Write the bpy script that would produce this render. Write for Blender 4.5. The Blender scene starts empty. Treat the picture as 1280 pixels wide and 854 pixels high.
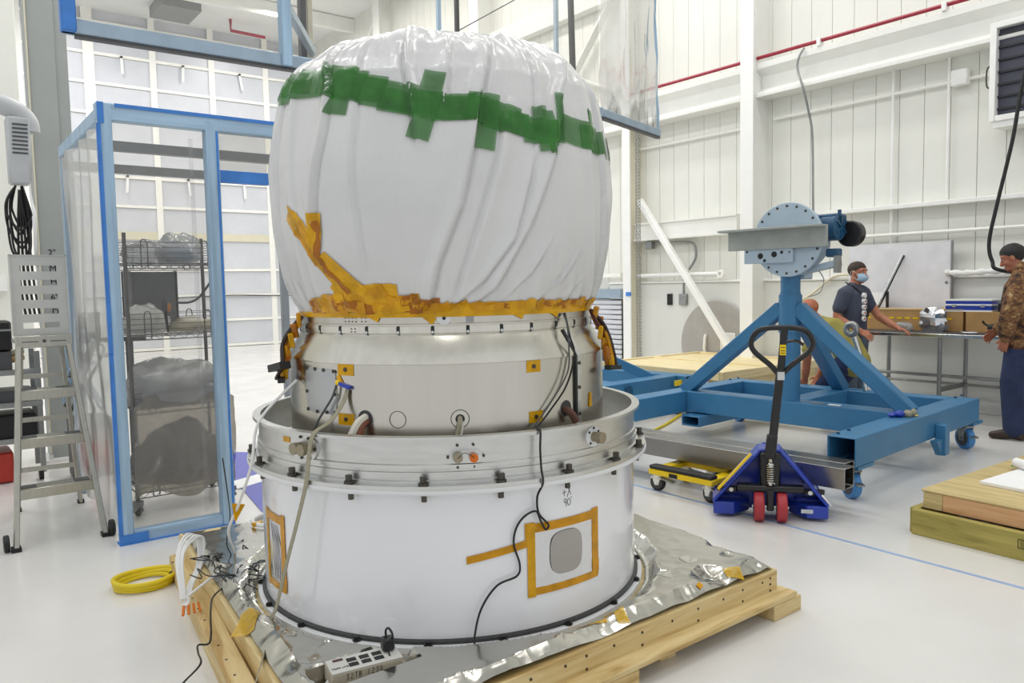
import bpy, bmesh, math, random
from math import sin, cos, pi, radians, sqrt, atan2, hypot
from mathutils import Vector, Matrix, noise, Euler
random.seed(7)
SC = bpy.context.scene
COL = SC.collection
# ------------------------------------------------------------------ camera
F_PX, PITCH, ROLL, YAW, EYE = 967.54, 0.07139, 0.018951, 0.653133, 1.5
fw = Vector((sin(YAW)*cos(PITCH), cos(YAW)*cos(PITCH), -sin(PITCH)))
rt = Vector((cos(YAW), -sin(YAW), 0)); dn = fw.cross(rt)
cr, sr = cos(ROLL), sin(ROLL)
rx = cr*rt + sr*dn; dx = -sr*rt + cr*dn
cam = bpy.data.objects.new('camera', bpy.data.cameras.new('camera')); COL.objects.link(cam)
cam.matrix_world = Matrix(((rx.x, -dx.x, -fw.x, 0), (rx.y, -dx.y, -fw.y, 0), (rx.z, -dx.z, -fw.z, EYE), (0, 0, 0, 1)))
cam.data.sensor_width = 36; cam.data.lens = F_PX/1280*36; cam.data.clip_start = .05; cam.data.clip_end = 200
SC.camera = cam
# ------------------------------------------------------------------ light and exposure
SC.view_settings.view_transform = 'Standard'; SC.view_settings.look = 'None'
SC.view_settings.gamma = 1; SC.view_settings.use_curve_mapping = False
SC.view_settings.exposure = 0.16
SC.cycles.use_denoising = True
SC.cycles.max_bounces = 10; SC.cycles.diffuse_bounces = 6; SC.cycles.glossy_bounces = 4
SC.cycles.transparent_max_bounces = 24; SC.cycles.transmission_bounces = 4
SC.cycles.sample_clamp_indirect = 6
W = bpy.data.worlds.new('hall_beyond'); SC.world = W; W.use_nodes = True
W.node_tree.nodes['Background'].inputs[0].default_value = (.93, .96, 1, 1)
W.node_tree.nodes['Background'].inputs[1].default_value = .72
def area(name, loc, sx, sy, power, rot=(0, 0, 0), col=(1, .99, .97)):
    l = bpy.data.lights.new(name, 'AREA'); l.shape = 'RECTANGLE'; l.size = sx; l.size_y = sy; l.energy = power; l.color = col
    o = bpy.data.objects.new(name, l); o.location = loc; o.rotation_euler = rot; COL.objects.link(o); return o
# rows of high-bay fixtures under the roof, running along the hall
for ly, pw in ((-1.5, 150), (2.5, 230), (6.5, 330), (10.5, 380), (14.5, 400), (18.5, 400)):
    for lx in (-1.2, 3.2, 7.2):
        area("high_bay_light", (lx, ly, 8.15), .6, 2.4, pw*.22)

# ------------------------------------------------------------------ helpers
class MB:
    def __init__(s): s.v = []; s.f = []
    def add(s, vs, fs):
        n = len(s.v); s.v += [tuple(v) for v in vs]; s.f += [tuple(i+n for i in f) for f in fs]; return s
    def box(s, c, d, M=None):
        x, y, z = d[0]/2, d[1]/2, d[2]/2
        vs = [Vector((a*x, b*y, e*z)) for e in (-1, 1) for b in (-1, 1) for a in (-1, 1)]
        if M: vs = [M @ v for v in vs]
        c = Vector(c); vs = [v+c for v in vs]
        return s.add(vs, [(0, 2, 3, 1), (4, 5, 7, 6), (0, 1, 5, 4), (2, 6, 7, 3), (0, 4, 6, 2), (1, 3, 7, 5)])
    def bx(s, x0, x1, y0, y1, z0, z1): return s.box(((x0+x1)/2, (y0+y1)/2, (z0+z1)/2), (x1-x0, y1-y0, z1-z0))
    def bar(s, a, b, w, h, up=(0, 0, 1)):
        a = Vector(a); b = Vector(b); d = b-a; L = d.length; d.normalize(); u = Vector(up)
        if abs(d.dot(u)) > .98: u = Vector((1, 0, 0))
        sd = d.cross(u).normalized(); u = sd.cross(d)
        return s.box((a+b)/2, (L, w, h), Matrix((d, sd, u)).transposed())
    def tube(s, pts, r, n=8, cap=True, closed=False):
        pts = [Vector(p) for p in pts]; m = len(pts); rs = r if isinstance(r, (list, tuple)) else [r]*m
        vs = []; prev = None
        for i, p in enumerate(pts):
            if closed: t = pts[(i+1) % m]-pts[i-1]
            else: t = pts[min(i+1, m-1)]-pts[max(i-1, 0)]
            t.normalize()
            if prev is None: q = t.orthogonal().normalized()
            else:
                q = prev-t*prev.dot(t)
                q = q.normalized() if q.length > 1e-6 else t.orthogonal().normalized()
            prev = q; w = t.cross(q)
            vs += [p+rs[i]*(cos(2*pi*k/n)*q+sin(2*pi*k/n)*w) for k in range(n)]
        fs = []
        for i in range(m if closed else m-1):
            a, b = i*n, ((i+1) % m)*n
            fs += [(a+k, a+(k+1) % n, b+(k+1) % n, b+k) for k in range(n)]
        if cap and not closed: fs += [tuple(range(n-1, -1, -1)), tuple((m-1)*n+k for k in range(n))]
        return s.add(vs, fs)
    def cyl(s, a, b, r, n=16, r2=None): return s.tube([a, b], [r, r if r2 is None else r2], n)
    def lathe(s, prof, c=(0, 0), n=64, a0=0, a1=2*pi, closed=False):
        full = abs(a1-a0-2*pi) < 1e-6; m = n if full else n+1; vs = []
        for k in range(m):
            a = a0+(a1-a0)*k/n
            vs += [(c[0]+r*cos(a), c[1]+r*sin(a), z) for r, z in prof]
        L = len(prof); fs = []
        for k in range(n):
            A, B = k*L, ((k+1) % m)*L
            for j in range(L if closed else L-1):
                j2 = (j+1) % L; fs.append((A+j, B+j, B+j2, A+j2))
        if closed and not full: fs += [tuple(range(L)), tuple(reversed(range((m-1)*L, m*L)))]
        return s.add(vs, fs)
    def prism(s, poly, axis, h0, h1):
        # poly in the plane across axis, pushed out from h0 to h1
        def P(p, h): return {'x': (h, p[0], p[1]), 'y': (p[0], h, p[1]), 'z': (p[0], p[1], h)}[axis]
        n = len(poly)
        return s.add([P(p, h0) for p in poly]+[P(p, h1) for p in poly], [tuple(range(n-1, -1, -1)), tuple(range(n, 2*n))]+[(i, (i+1) % n, n+(i+1) % n, n+i) for i in range(n)])
    def ball(s, c, r, nu=12, nv=8, M=None):
        r = r if isinstance(r, (tuple, list)) else (r, r, r); vs = []; c = Vector(c)
        for j in range(nv+1):
            ph = pi*j/nv
            for k in range(nu):
                th = 2*pi*k/nu; v = Vector((r[0]*sin(ph)*cos(th), r[1]*sin(ph)*sin(th), r[2]*cos(ph)))
                vs.append((M @ v if M else v)+c)
        fs = []
        for j in range(nv):
            for k in range(nu):
                a, b = j*nu+k, j*nu+(k+1) % nu
                if j == 0: fs.append((0, a+nu, b+nu))
                elif j == nv-1: fs.append((a, nv*nu, b))
                else: fs.append((a, a+nu, b+nu, b))
        return s.add(vs, fs)
    def build(s, name, mat, parent=None, loc=None, rot=None, bev=0, sharp=38, seg=1):
        me = bpy.data.meshes.new(name); me.from_pydata(s.v, [], s.f); me.validate()
        bm = bmesh.new(); bm.from_mesh(me); bmesh.ops.recalc_face_normals(bm, faces=bm.faces); bm.to_mesh(me); bm.free()
        me.materials.append(mat)
        me.shade_smooth(); me.set_sharp_from_angle(angle=radians(sharp))
        o = bpy.data.objects.new(name, me); COL.objects.link(o)
        if parent: o.parent = parent
        if loc is not None: o.location = loc
        if rot is not None: o.rotation_euler = rot
        if bev:
            md = o.modifiers.new('edge', 'BEVEL'); md.width = bev; md.segments = seg; md.limit_method = 'ANGLE'
        return o
def tag(o, label=None, cat=None, group=None, kind=None):
    for k, v in (('label', label), ('category', cat), ('group', group), ('kind', kind)):
        if v: o[k] = v
    return o
def root(name, label, cat, loc=(0, 0, 0), rz=0, group=None):
    o = bpy.data.objects.new(name, None); o.empty_display_size = .1; o.location = loc; o.rotation_euler = (0, 0, rz); COL.objects.link(o)
    return tag(o, label, cat, group)
def dup(o, parent=None, name=None):
    c = o.copy(); COL.objects.link(c)
    if parent: c.parent = parent
    return c
def dup_tree(o, parent=None):
    c = dup(o, parent)
    for ch in [x for x in SC.objects if x.parent is o]: dup_tree(ch, c)
    return c
def spl(pts, n=8, closed=False):
    pts = [Vector(p) for p in pts]; out = []; m = len(pts)
    for i in range(m if closed else m-1):
        if closed: p0, p1, p2, p3 = pts[i-1], pts[i], pts[(i+1) % m], pts[(i+2) % m]
        else: p0, p1, p2, p3 = pts[max(i-1, 0)], pts[i], pts[i+1], pts[min(i+2, m-1)]
        for k in range(n):
            t = k/n; out.append(.5*((2*p1)+(p2-p0)*t+(2*p0-5*p1+4*p2-p3)*t*t+(3*p1-p0-3*p2+p3)*t**3))
    if not closed: out.append(pts[-1])
    return out

# ------------------------------------------------------------------ materials
def lin(c):
    if isinstance(c, str):
        c = [int(c[i:i+2], 16)/255 for i in (0, 2, 4)]
        c = [x/12.92 if x <= .04045 else ((x+.055)/1.055)**2.4 for x in c]
    return (c[0], c[1], c[2], 1)
def new_mat(name):
    m = bpy.data.materials.new(name); m.use_nodes = True; nt = m.node_tree
    return m, nt, nt.nodes['Principled BSDF'], nt.nodes['Material Output']
def coords(nt, scale=(1, 1, 1)):
    tc = nt.nodes.new('ShaderNodeTexCoord'); mp = nt.nodes.new('ShaderNodeMapping'); mp.inputs['Scale'].default_value = scale
    nt.links.new(tc.outputs['Object'], mp.inputs[0]); return mp.outputs[0]
def nz(nt, vec, scale, detail=3, rough=.5, dist=0):
    n = nt.nodes.new('ShaderNodeTexNoise'); n.inputs['Scale'].default_value = scale; n.inputs['Detail'].default_value = detail
    n.inputs['Roughness'].default_value = rough; n.inputs['Distortion'].default_value = dist
    nt.links.new(vec, n.inputs['Vector']); return n.outputs[0]
def ramp(nt, fac, stops):
    r = nt.nodes.new('ShaderNodeValToRGB'); e = r.color_ramp.elements
    while len(e) < len(stops): e.new(.5)
    for i, (p, c) in enumerate(stops): e[i].position = p; e[i].color = c
    nt.links.new(fac, r.inputs[0]); return r.outputs[0]
def mat(name, col, rough=.5, metal=0, var=.06, vs=6, stretch=(1, 1, 1), bump=0, bs=40, rvar=0, coat=0, alpha=None, spec=None):
    m, nt, b, out = new_mat(name); c = lin(col)
    v = coords(nt, stretch)
    if var:
        n = nz(nt, v, vs); lo = [max(0, x*(1-var)) for x in c[:3]]+[1]; hi = [min(1, x*(1+var)) for x in c[:3]]+[1]
        nt.links.new(ramp(nt, n, [(.3, lo), (.7, hi)]), b.inputs['Base Color'])
        if rvar:
            mr = nt.nodes.new('ShaderNodeMapRange'); mr.inputs['To Min'].default_value = max(.02, rough-rvar); mr.inputs['To Max'].default_value = rough+rvar
            nt.links.new(n, mr.inputs[0]); nt.links.new(mr.outputs[0], b.inputs['Roughness'])
    else: b.inputs['Base Color'].default_value = c
    if not (var and rvar): b.inputs['Roughness'].default_value = rough
    b.inputs['Metallic'].default_value = metal
    if coat: b.inputs['Coat Weight'].default_value = coat; b.inputs['Coat Roughness'].default_value = .08
    if spec is not None: b.inputs['Specular IOR Level'].default_value = spec
    if alpha is not None: b.inputs['Alpha'].default_value = alpha
    if bump:
        bp = nt.nodes.new('ShaderNodeBump'); bp.inputs['Strength'].default_value = bump; bp.inputs['Distance'].default_value = .01
        nt.links.new(nz(nt, v, bs, 4), bp.inputs['Height']); nt.links.new(bp.outputs[0], b.inputs['Normal'])
    return m
def wood(name, c1, c2, dark, rough=.6):
    m, nt, b, out = new_mat(name); v = coords(nt, (1.2, 14, 14)); oi = nt.nodes.new('ShaderNodeObjectInfo')
    ad = nt.nodes.new('ShaderNodeVectorMath'); ad.operation = 'ADD'; nt.links.new(v, ad.inputs[0])
    sc = nt.nodes.new('ShaderNodeVectorMath'); sc.operation = 'SCALE'; sc.inputs['Scale'].default_value = 37
    cb = nt.nodes.new('ShaderNodeCombineXYZ'); nt.links.new(oi.outputs['Random'], cb.inputs[0]); nt.links.new(oi.outputs['Random'], cb.inputs[1])
    nt.links.new(cb.outputs[0], sc.inputs[0]); nt.links.new(sc.outputs[0], ad.inputs[1]); v2 = ad.outputs[0]
    n = nz(nt, v2, 1.3, 5, .6, 1.2)
    nt.links.new(ramp(nt, n, [(.28, lin(dark)), (.42, lin(c1)), (.62, lin(c2)), (.8, lin(c1))]), b.inputs['Base Color'])
    b.inputs['Roughness'].default_value = rough
    bp = nt.nodes.new('ShaderNodeBump'); bp.inputs['Strength'].default_value = .25; bp.inputs['Distance'].default_value = .004
    nt.links.new(nz(nt, v2, 5, 4), bp.inputs['Height']); nt.links.new(bp.outputs[0], b.inputs['Normal'])
    return m
def film(name, tint, haze=.06, gloss=.06, hazecol=(.8, .82, .84), wrinkle=6, rough=.05):
    # clear or tinted plastic: mostly see-through, a little milky, shiny where it wrinkles
    m, nt, b, out = new_mat(name); nt.nodes.remove(b)
    tr = nt.nodes.new('ShaderNodeBsdfTransparent'); tr.inputs[0].default_value = lin(tint)
    df = nt.nodes.new('ShaderNodeBsdfDiffuse'); df.inputs[0].default_value = lin(hazecol)
    gl = nt.nodes.new('ShaderNodeBsdfGlossy'); gl.inputs[1].default_value = rough
    v = coords(nt); bp = nt.nodes.new('ShaderNodeBump'); bp.inputs['Strength'].default_value = .5; bp.inputs['Distance'].default_value = .02
    h = nz(nt, v, wrinkle, 4); nt.links.new(h, bp.inputs['Height']); nt.links.new(bp.outputs[0], gl.inputs['Normal'])
    a = nt.nodes.new('ShaderNodeMixShader'); a.inputs[0].default_value = haze
    nt.links.new(tr.outputs[0], a.inputs[1]); nt.links.new(df.outputs[0], a.inputs[2])
    lw = nt.nodes.new('ShaderNodeFresnel'); lw.inputs[0].default_value = 1.35
    mu = nt.nodes.new('ShaderNodeMath'); mu.operation = 'MULTIPLY_ADD'; mu.inputs[1].default_value = .72; mu.inputs[2].default_value = gloss
    nt.links.new(lw.outputs[0], mu.inputs[0])
    c = nt.nodes.new('ShaderNodeMixShader'); nt.links.new(mu.outputs[0], c.inputs[0]); nt.links.new(a.outputs[0], c.inputs[1]); nt.links.new(gl.outputs[0], c.inputs[2])
    nt.links.new(c.outputs[0], out.inputs[0]); return m
def tape_mat(name, col, alpha, rough=.25):
    m = mat(name, col, rough, 0, .22, 14, bump=.35, bs=30); b = m.node_tree.nodes['Principled BSDF']
    b.inputs['Alpha'].default_value = alpha; b.inputs['Coat Weight'].default_value = .12; b.inputs['Coat Roughness'].default_value = .1; b.inputs['Specular IOR Level'].default_value = .3; return m
M = {}
M['wall'] = mat('cream_white_wall_paint', 'e6e6df', .45, var=.02, vs=2)
M['wall_trim'] = mat('white_gloss_steel_paint', 'ebebe6', .3, var=.02)
M['wainscot'] = mat('smooth_wall_liner', 'dfe0dc', .35, var=.03, vs=1.2)
M['tan_steel'] = mat('ivory_steel_paint', 'd9d3bd', .45, var=.03)
M['white_steel'] = mat('white_steel_paint', 'f2f2ef', .35, var=.02)
M['grid'] = mat('white_door_frame', 'f4f3ee', .5, var=.02)
M['grid_panel'] = mat('grey_quilted_door_sheet', 'cfd1d8', .32, var=.06, vs=1.5, bump=.5, bs=3)
M['ceil'] = mat('white_roof_liner', 'eceded', .7, var=.03, vs=1)
M['floor'] = None
M['grey_col'] = mat('grey_column_paint', 'a3a7a5', .5, var=.04, vs=3)
M['alum'] = mat('brushed_aluminium', 'cbc6ba', .25, 1, .05, 3, (3, 3, .3), .015, 60, rvar=.05)
M['alum_cone'] = mat('polished_cone_aluminium', 'd8d4c8', .22, 1, .06, 4, (5, 5, .4), .05, 50, rvar=.06)
M['alum_dull'] = mat('machined_aluminium', 'd2d2cf', .34, 1, .06, 9, (1, 1, 5), .08, 80, rvar=.06)
M['beam'] = mat('mill_finish_beam', '949391', .3, 1, .08, 3, (5, .3, 5), .02, 60, rvar=.06)
M['steel'] = mat('galvanised_steel', '9a9c9b', .38, .9, .1, 12, bump=.1, bs=60)
M['dark_steel'] = mat('dark_bolt_steel', '55524b', .4, .9, .1)
M['chrome'] = mat('bright_zinc', 'c8cac8', .2, 1, .03)
M['white_comp'] = mat('white_gloss_cylinder_paint', 'eeeff2', .16, 0, .02, 2, coat=.6)
M['white_flange'] = mat('white_flange_paint', 'e6e8ea', .3, var=.02)
M['gasket'] = mat('charcoal_gasket', '3c3c3c', .5, var=.15, vs=30, bump=.2)
M['black'] = mat('black_rubber', '151515', .5, var=.1)
M['black_gloss'] = mat('black_enamel', '18181a', .3, var=.08)
M['shroud'] = None
M['green'] = tape_mat('green_tape', '3c7a36', .72, .22)
M['amber'] = tape_mat('amber_polyimide_tape', 'cf9200', .93, .22)
M['amber_dark'] = tape_mat('layered_amber_tape', 'a8640a', .92, .25)
M['yellow_tape'] = tape_mat('yellow_amber_tape', 'd6a000', .93, .22)
M['wood'] = wood('pine_board', 'cdb27a', 'dcc794', 'b08f55')
M['wood_green'] = wood('treated_board', '9a8f48', 'b3a45a', '7d733a')
M['wood_top'] = wood('weathered_plywood', 'bda873', 'd0bb86', '8f7c4c')
M['wood_pink'] = wood('reddish_board', 'd0a070', 'dcb184', 'b98452')
M['wood_pale'] = wood('pale_crate_board', 'e2d0a0', 'eddfb6', 'd2bb85')
M['blue'] = mat('blue_machine_paint', '39759f', .4, var=.07, vs=5, bump=.08, bs=50)
M['blue_pale'] = mat('pale_blue_plate_paint', 'b0c2d0', .35, .1, .05, 5)
M['blue_deep'] = mat('deep_blue_enamel', '1638a8', .3, var=.08, coat=.3)
M['blue_gear'] = mat('dark_blue_gear_paint', '1d4d6e', .4, var=.1)
M['blue_wheel'] = mat('blue_polyurethane', '4a8fd0', .4, var=.05)
M['red_wheel'] = mat('dark_red_polyurethane', 'a83038', .45, var=.06)
M['yellow'] = mat('yellow_enamel', 'f0cc08', .35, var=.05)
M['yellow_cable'] = mat('yellow_cable_jacket', 'e0c81c', .45, var=.08)
M['blue_tape'] = mat('blue_masking_tape', '3f7fce', .55, var=.12, vs=9)
M['frame_blue'] = mat('aluminium_extrusion_under_blue_film', 'a0bcd4', .35, .1, .16, 3, (9, 9, .6))
M['frame_blue_h'] = mat('aluminium_rail_under_blue_film', 'a0bcd4', .35, .1, .16, 3, (.6, 9, 9))
M['frame_grey'] = mat('aluminium_extrusion', 'a0b2c2', .35, .5, .08, 6)
M['vinyl'] = film('clear_vinyl', 'ecebe8', .05, .02)
M['vinyl_side'] = film('hazy_clear_vinyl', 'e6e8ea', .09, .01, wrinkle=4, rough=.3)
M['bag'] = film('clear_plastic_bag', 'dcdddd', .3, .08, wrinkle=22, rough=.12)
M['bag_dark'] = film('smoky_plastic_sheet', '9c968c', .5, .03, hazecol=(.38, .36, .32), wrinkle=5, rough=.25)
M['cloth_white'] = mat('white_cloth_strap', 'd8d4c6', .8, var=.08)
M['khaki'] = mat('khaki_webbing', '9b9680', .8, var=.1, vs=60)
M['white_plastic'] = mat('white_plastic', 'e8e8e6', .4, var=.02)
M['paper'] = mat('white_paper', 'f2f2f2', .6, var=.02)
M['ink'] = mat('black_ink', '141414', .6, var=0)
M['grey_dark'] = mat('dark_grey_plastic', '4a4b4d', .5, var=.08)
M['grey_mid'] = mat('mid_grey_plastic', '8c8d8c', .5, var=.06)
M['card'] = mat('brown_cardboard', 'b08a58', .75, var=.08, vs=8)
M['red'] = mat('red_pipe_paint', '9c2138', .35, var=.05)
M['red_bin'] = mat('red_plastic', 'b03020', .4, var=.05)
M['skin'] = mat('skin', 'b9795c', .5, var=.12, vs=14)
M['skin2'] = mat('skin_tanned', 'a86a50', .5, var=.1, vs=14)
M['hair'] = mat('dark_brown_hair', '3a2b22', .7, var=.3, vs=60, bump=.5, bs=120)
M['hair2'] = mat('black_hair', '1d1a1a', .6, var=.3, vs=60, bump=.5, bs=120)
M['tee'] = mat('slate_cotton', '454c5e', .85, var=.1, vs=10, bump=.2, bs=20)
M['jeans_grey'] = mat('grey_blue_denim', '566270', .85, var=.15, vs=12, bump=.2, bs=60)
M['jeans'] = mat('dark_blue_denim', '232f50', .85, var=.25, vs=10, bump=.25, bs=50)
M['olive'] = mat('olive_yellow_cotton', '9a9048', .85, var=.12, vs=8, bump=.3, bs=14)
M['shoe'] = mat('brown_black_leather', '33241d', .5, var=.2, vs=20)
M['mask'] = mat('pale_blue_mask', 'a8c6dc', .7, var=.04, bump=.2, bs=30)
M['foil_tape'] = tape_mat('amber_tape_on_foil', 'd8ac00', .72, .2)
M['tarp'] = mat('royal_blue_mat', '4448b4', .3, var=.06, vs=8, bump=.25, bs=10)
M['foil_flat'] = None
def floor_mat():
    m, nt, b, out = new_mat('white_epoxy_floor'); v = coords(nt)
    nt.links.new(ramp(nt, nz(nt, v, .7, 4, .6), [(.3, lin('dcdad6')), (.7, lin('e6e4e1'))]), b.inputs['Base Color'])
    mr = nt.nodes.new('ShaderNodeMapRange'); mr.inputs['To Min'].default_value = .1; mr.inputs['To Max'].default_value = .3
    nt.links.new(nz(nt, v, 2.2, 4), mr.inputs[0]); nt.links.new(mr.outputs[0], b.inputs['Roughness'])
    bp = nt.nodes.new('ShaderNodeBump'); bp.inputs['Strength'].default_value = .04; bp.inputs['Distance'].default_value = .02
    nt.links.new(nz(nt, v, 6, 2), bp.inputs['Height']); nt.links.new(bp.outputs[0], b.inputs['Normal']); return m
M['floor'] = floor_mat()
def shroud_mat():
    m, nt, b, out = new_mat('white_plastic_sheeting'); v = coords(nt)
    nt.links.new(ramp(nt, nz(nt, v, 2, 3), [(.3, lin('cfcfcf')), (.7, lin('dadad9'))]), b.inputs['Base Color'])
    b.inputs['Roughness'].default_value = .3; b.inputs['Coat Weight'].default_value = .5; b.inputs['Coat Roughness'].default_value = .15
    bp = nt.nodes.new('ShaderNodeBump'); bp.inputs['Strength'].default_value = .22; bp.inputs['Distance'].default_value = .02
    ad = nt.nodes.new('ShaderNodeMath'); ad.operation = 'ADD'; nt.links.new(nz(nt, v, 8, 5, .6, .8), ad.inputs[0]); nt.links.new(nz(nt, coords(nt, (1, 1, .16)), 15, 4, .6, 1.4), ad.inputs[1])
    nt.links.new(ad.outputs[0], bp.inputs['Height']); nt.links.new(bp.outputs[0], b.inputs['Normal']); return m
M['shroud'] = shroud_mat()
def foil_mat(name, col, rough):
    m, nt, b, out = new_mat(name); v = coords(nt); b.inputs['Metallic'].default_value = 1; b.inputs['Roughness'].default_value = rough
    nt.links.new(ramp(nt, nz(nt, v, 3, 3), [(.35, lin(col)), (.7, [min(1, x*1.12) for x in lin(col)])]), b.inputs['Base Color'])
    bp = nt.nodes.new('ShaderNodeBump'); bp.inputs['Strength'].default_value = .22; bp.inputs['Distance'].default_value = .012
    vo = nt.nodes.new('ShaderNodeTexVoronoi'); vo.inputs['Scale'].default_value = 13; nt.links.new(v, vo.inputs['Vector'])
    nt.links.new(vo.outputs[0], bp.inputs['Height']); nt.links.new(bp.outputs[0], b.inputs['Normal']); return m
M['foil'] = foil_mat('crinkled_silver_foil', 'bdbbb3', .17)
M['foil_flat'] = foil_mat('silver_foil_patch', 'd2d3d6', .2)

# ================================================================== the hall
def S(o, **k): o['kind'] = 'structure'; return o
XW, YB, ZC, PW = 9.28, 21.4, 8.4, .285
S(MB().bx(-9, 12, -9, YB+.4, -.12, 0).build('floor', M['floor']))
S(MB().bx(-9, 12, -9, YB+.4, ZC, ZC+.15).build('ceiling', M['ceil']))
wr = S(MB().bx(XW+.02, XW+.2, -9, YB+.2, 0, ZC).build('wall_right', M['wall_trim']))
def share(first, parent, loc):
    c = first.copy(); COL.objects.link(c); c.parent = parent; c.location = loc; return c
# corrugated liner panels, every one a piece with a recessed joint beside it
p0 = MB().box((0, 0, 0), (.03, PW-.005, ZC)).build('panel', M['wall'], wr, (XW+.005, 0, ZC/2), bev=.003)
i = 0; y = -1.4+.107
while y < YB-.2:
    loc = (XW+.005, y, ZC/2)
    if i == 0: p0.location = loc
    else: share(p0, wr, loc)
    y += PW; i += 1
MB().bx(9.2, XW-.01, -1.5, 9.3, 0, 1.5).build('wainscot', M['wainscot'], wr, bev=.01)
MB().bx(9.17, XW-.01, -1.5, 9.3, 1.5, 1.535).build('ledge', M['white_steel'], wr, bev=.006)
# crane beam along the wall, girts and columns
b = MB(); b.prism([(9.0, 4.38), (9.0, 4.30), (9.12, 4.22), (9.12, 4.05), (8.98, 3.98), (8.98, 3.93), (XW-.01, 3.93), (XW-.01, 4.38)], 'y', -1.5, YB-.1)
S(b.build('trim_1', M['wall_trim'], bev=.006))
S(MB().bx(9.12, XW-.01, -1.5, 6.3, 2.315, 2.365).build('trim_2', M['white_steel'], bev=.005))
b = MB(); b.bx(9.06, XW-.01, 6.7, 8.7, 2.17, 2.2); b.bx(9.08, XW-.01, 6.7, 8.7, 2.42, 2.45); b.bx(9.1, XW-.01, 6.7, 8.7, 2.2, 2.42)
S(b.build('trim_3', M['wall_trim']))
S(MB().bx(9.1, XW-.01, -1.5, YB-.1, 6.05, 6.4).build('trim_4', M['wall_trim'], bev=.01))
def column(name, y0, y1, x0, m1, zt=ZC):
    o = MB().bx(x0, x0+.025, y0, y1, 0, zt).build(name, M['white_steel']); S(o)
    MB().bx(x0+.025, XW-.01, y0+.02, y0+.06, 0, zt).build('web', m1, o)
    MB().bx(x0+.025, XW-.01, y1-.06, y1-.02, 0, zt).build('web', m1, o)
    return o
column('trim_5', 6.3, 6.5, 8.9, M['wall_trim'])
c2 = column('trim_6', 8.62, 8.78, 8.98, M['tan_steel'])
MB().bx(8.955, 8.979, 8.6, 8.7, 1.31, 1.37).build('tape', M['blue_tape'], c2)
for k, yy in ((7, 12.6), (8, 16.6)): column('trim_%d' % k, yy, yy+.3, 8.95, M['wall_trim'])
for k, (a, bb) in enumerate((((9.15, 9.2, 6.0), (9.15, 12.4, 2.6)), ((9.15, 13, 6.2), (9.15, 16.5, 1.0)), ((9.15, 16.5, 6.2), (9.15, 13, 1.0)), ((9.15, 17, 8.0), (9.15, 21, 4.5)), ((9.15, 9.0, 4.6), (9.15, 12.5, 6.1)))):
    S(MB().bar(a, bb, .03, .14, (1, 0, 0)).build('trim_%d' % (9+k), M['white_steel']))
# roll-up door leaf beyond the post: ribs are slats
rd = S(MB().bx(9.2, XW-.01, 9.0, 12.4, 0, 1.25).build('door_1', M['grid_panel']))
s0 = MB().bx(-.02, .02, -1.68, 1.68, -.035, .035).build('slat', M['grid_panel'], rd, (9.19, 10.7, .05), bev=.012)
for k in range(1, 15): share(s0, rd, (9.19, 10.7, .05+k*.082))
MB().bx(9.14, 9.2, 9.0, 12.4, 1.27, 1.42).build('rail', M['frame_grey'], rd)
MB().bx(9.14, 9.2, 9.0, 12.4, 1.62, 1.68).build('rail', M['white_steel'], rd)
# raking brace by the post
S(MB().bar((9.02, 8.45, 2.8), (8.9, 6.25, .04), .09, .09).build('trim_14', M['white_steel'], bev=.01))
# hangar door at the back
wb = S(MB().bx(-6, XW, YB+.06, YB+.3, 0, ZC).build('wall_back', M['grid_panel']))
cols = [3.62+1.45*k for k in range(-6, 5)]; rows = [.05, .74, 1.41, 2.08, 2.95, 3.68, 4.4, 5.15, 5.92, 6.64, 7.35, 8.1]
q0 = None
for a in cols:
    for j in range(len(rows)-1):
        z0, z1 = rows[j], rows[j+1]
        q = MB().box((0, 0, 0), (1.36, .05, z1-z0-.06)).build('panel', M['grid_panel'], wb, (a+.725, YB+.05, (z0+z1)/2), bev=.015) if q0 is None or j not in q0 else share(q0[j], wb, (a+.725, YB+.05, (z0+z1)/2))
        q0 = q0 or {}; q0.setdefault(j, q)
for k, a in enumerate(cols): MB().bx(a-(.12 if k == 6 else .075), a+(.12 if k == 6 else .075), YB-.03, YB+.02, 0, ZC).build('mullion', M['grid'], wb)
for j, z in enumerate(rows): MB().bx(-6, XW, YB-.02, YB+.03, z-(.1 if j == 4 else .035), z+(.1 if j == 4 else .035)).build('rail', M['tan_steel'] if j == 4 else M['grid'], wb)
MB().tube([(x, YB-.06, 1.38+.02*sin(x*2.1)) for x in [3+.3*k for k in range(21)]], .014, 6).build('cable', M['grey_dark'], wb)
# ribbons tied to the door's hooks
rib = None; rl = ['first', 'second', 'third']
for j, (z, rowname) in enumerate(((7.3, 'upper'), (4.4, 'lower'))):
    for k in range(3):
        x = 4.34+1.45*k; dx_ = random.uniform(-.03, .05)
        t = root('ribbon_tag', 'white ribbon streamer on the %s hook row of the back door, %s from the left' % (rowname, rl[k]), 'ribbon', (x, YB-.08, z), 0, 'ribbon streamers on the back hangar door')
        MB().prism([(-.03, 0), (.03, 0), (.04+dx_, -.2), (.05+dx_*2, -.38), (-.01+dx_*2, -.39), (-.02+dx_, -.2)], 'y', -.006, .006).build('streamer', M['paper'], t)
        MB().cyl((0, .08, .02), (0, -.03, .02), .03, 8).build('hook', M['dark_steel'], t)
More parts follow.
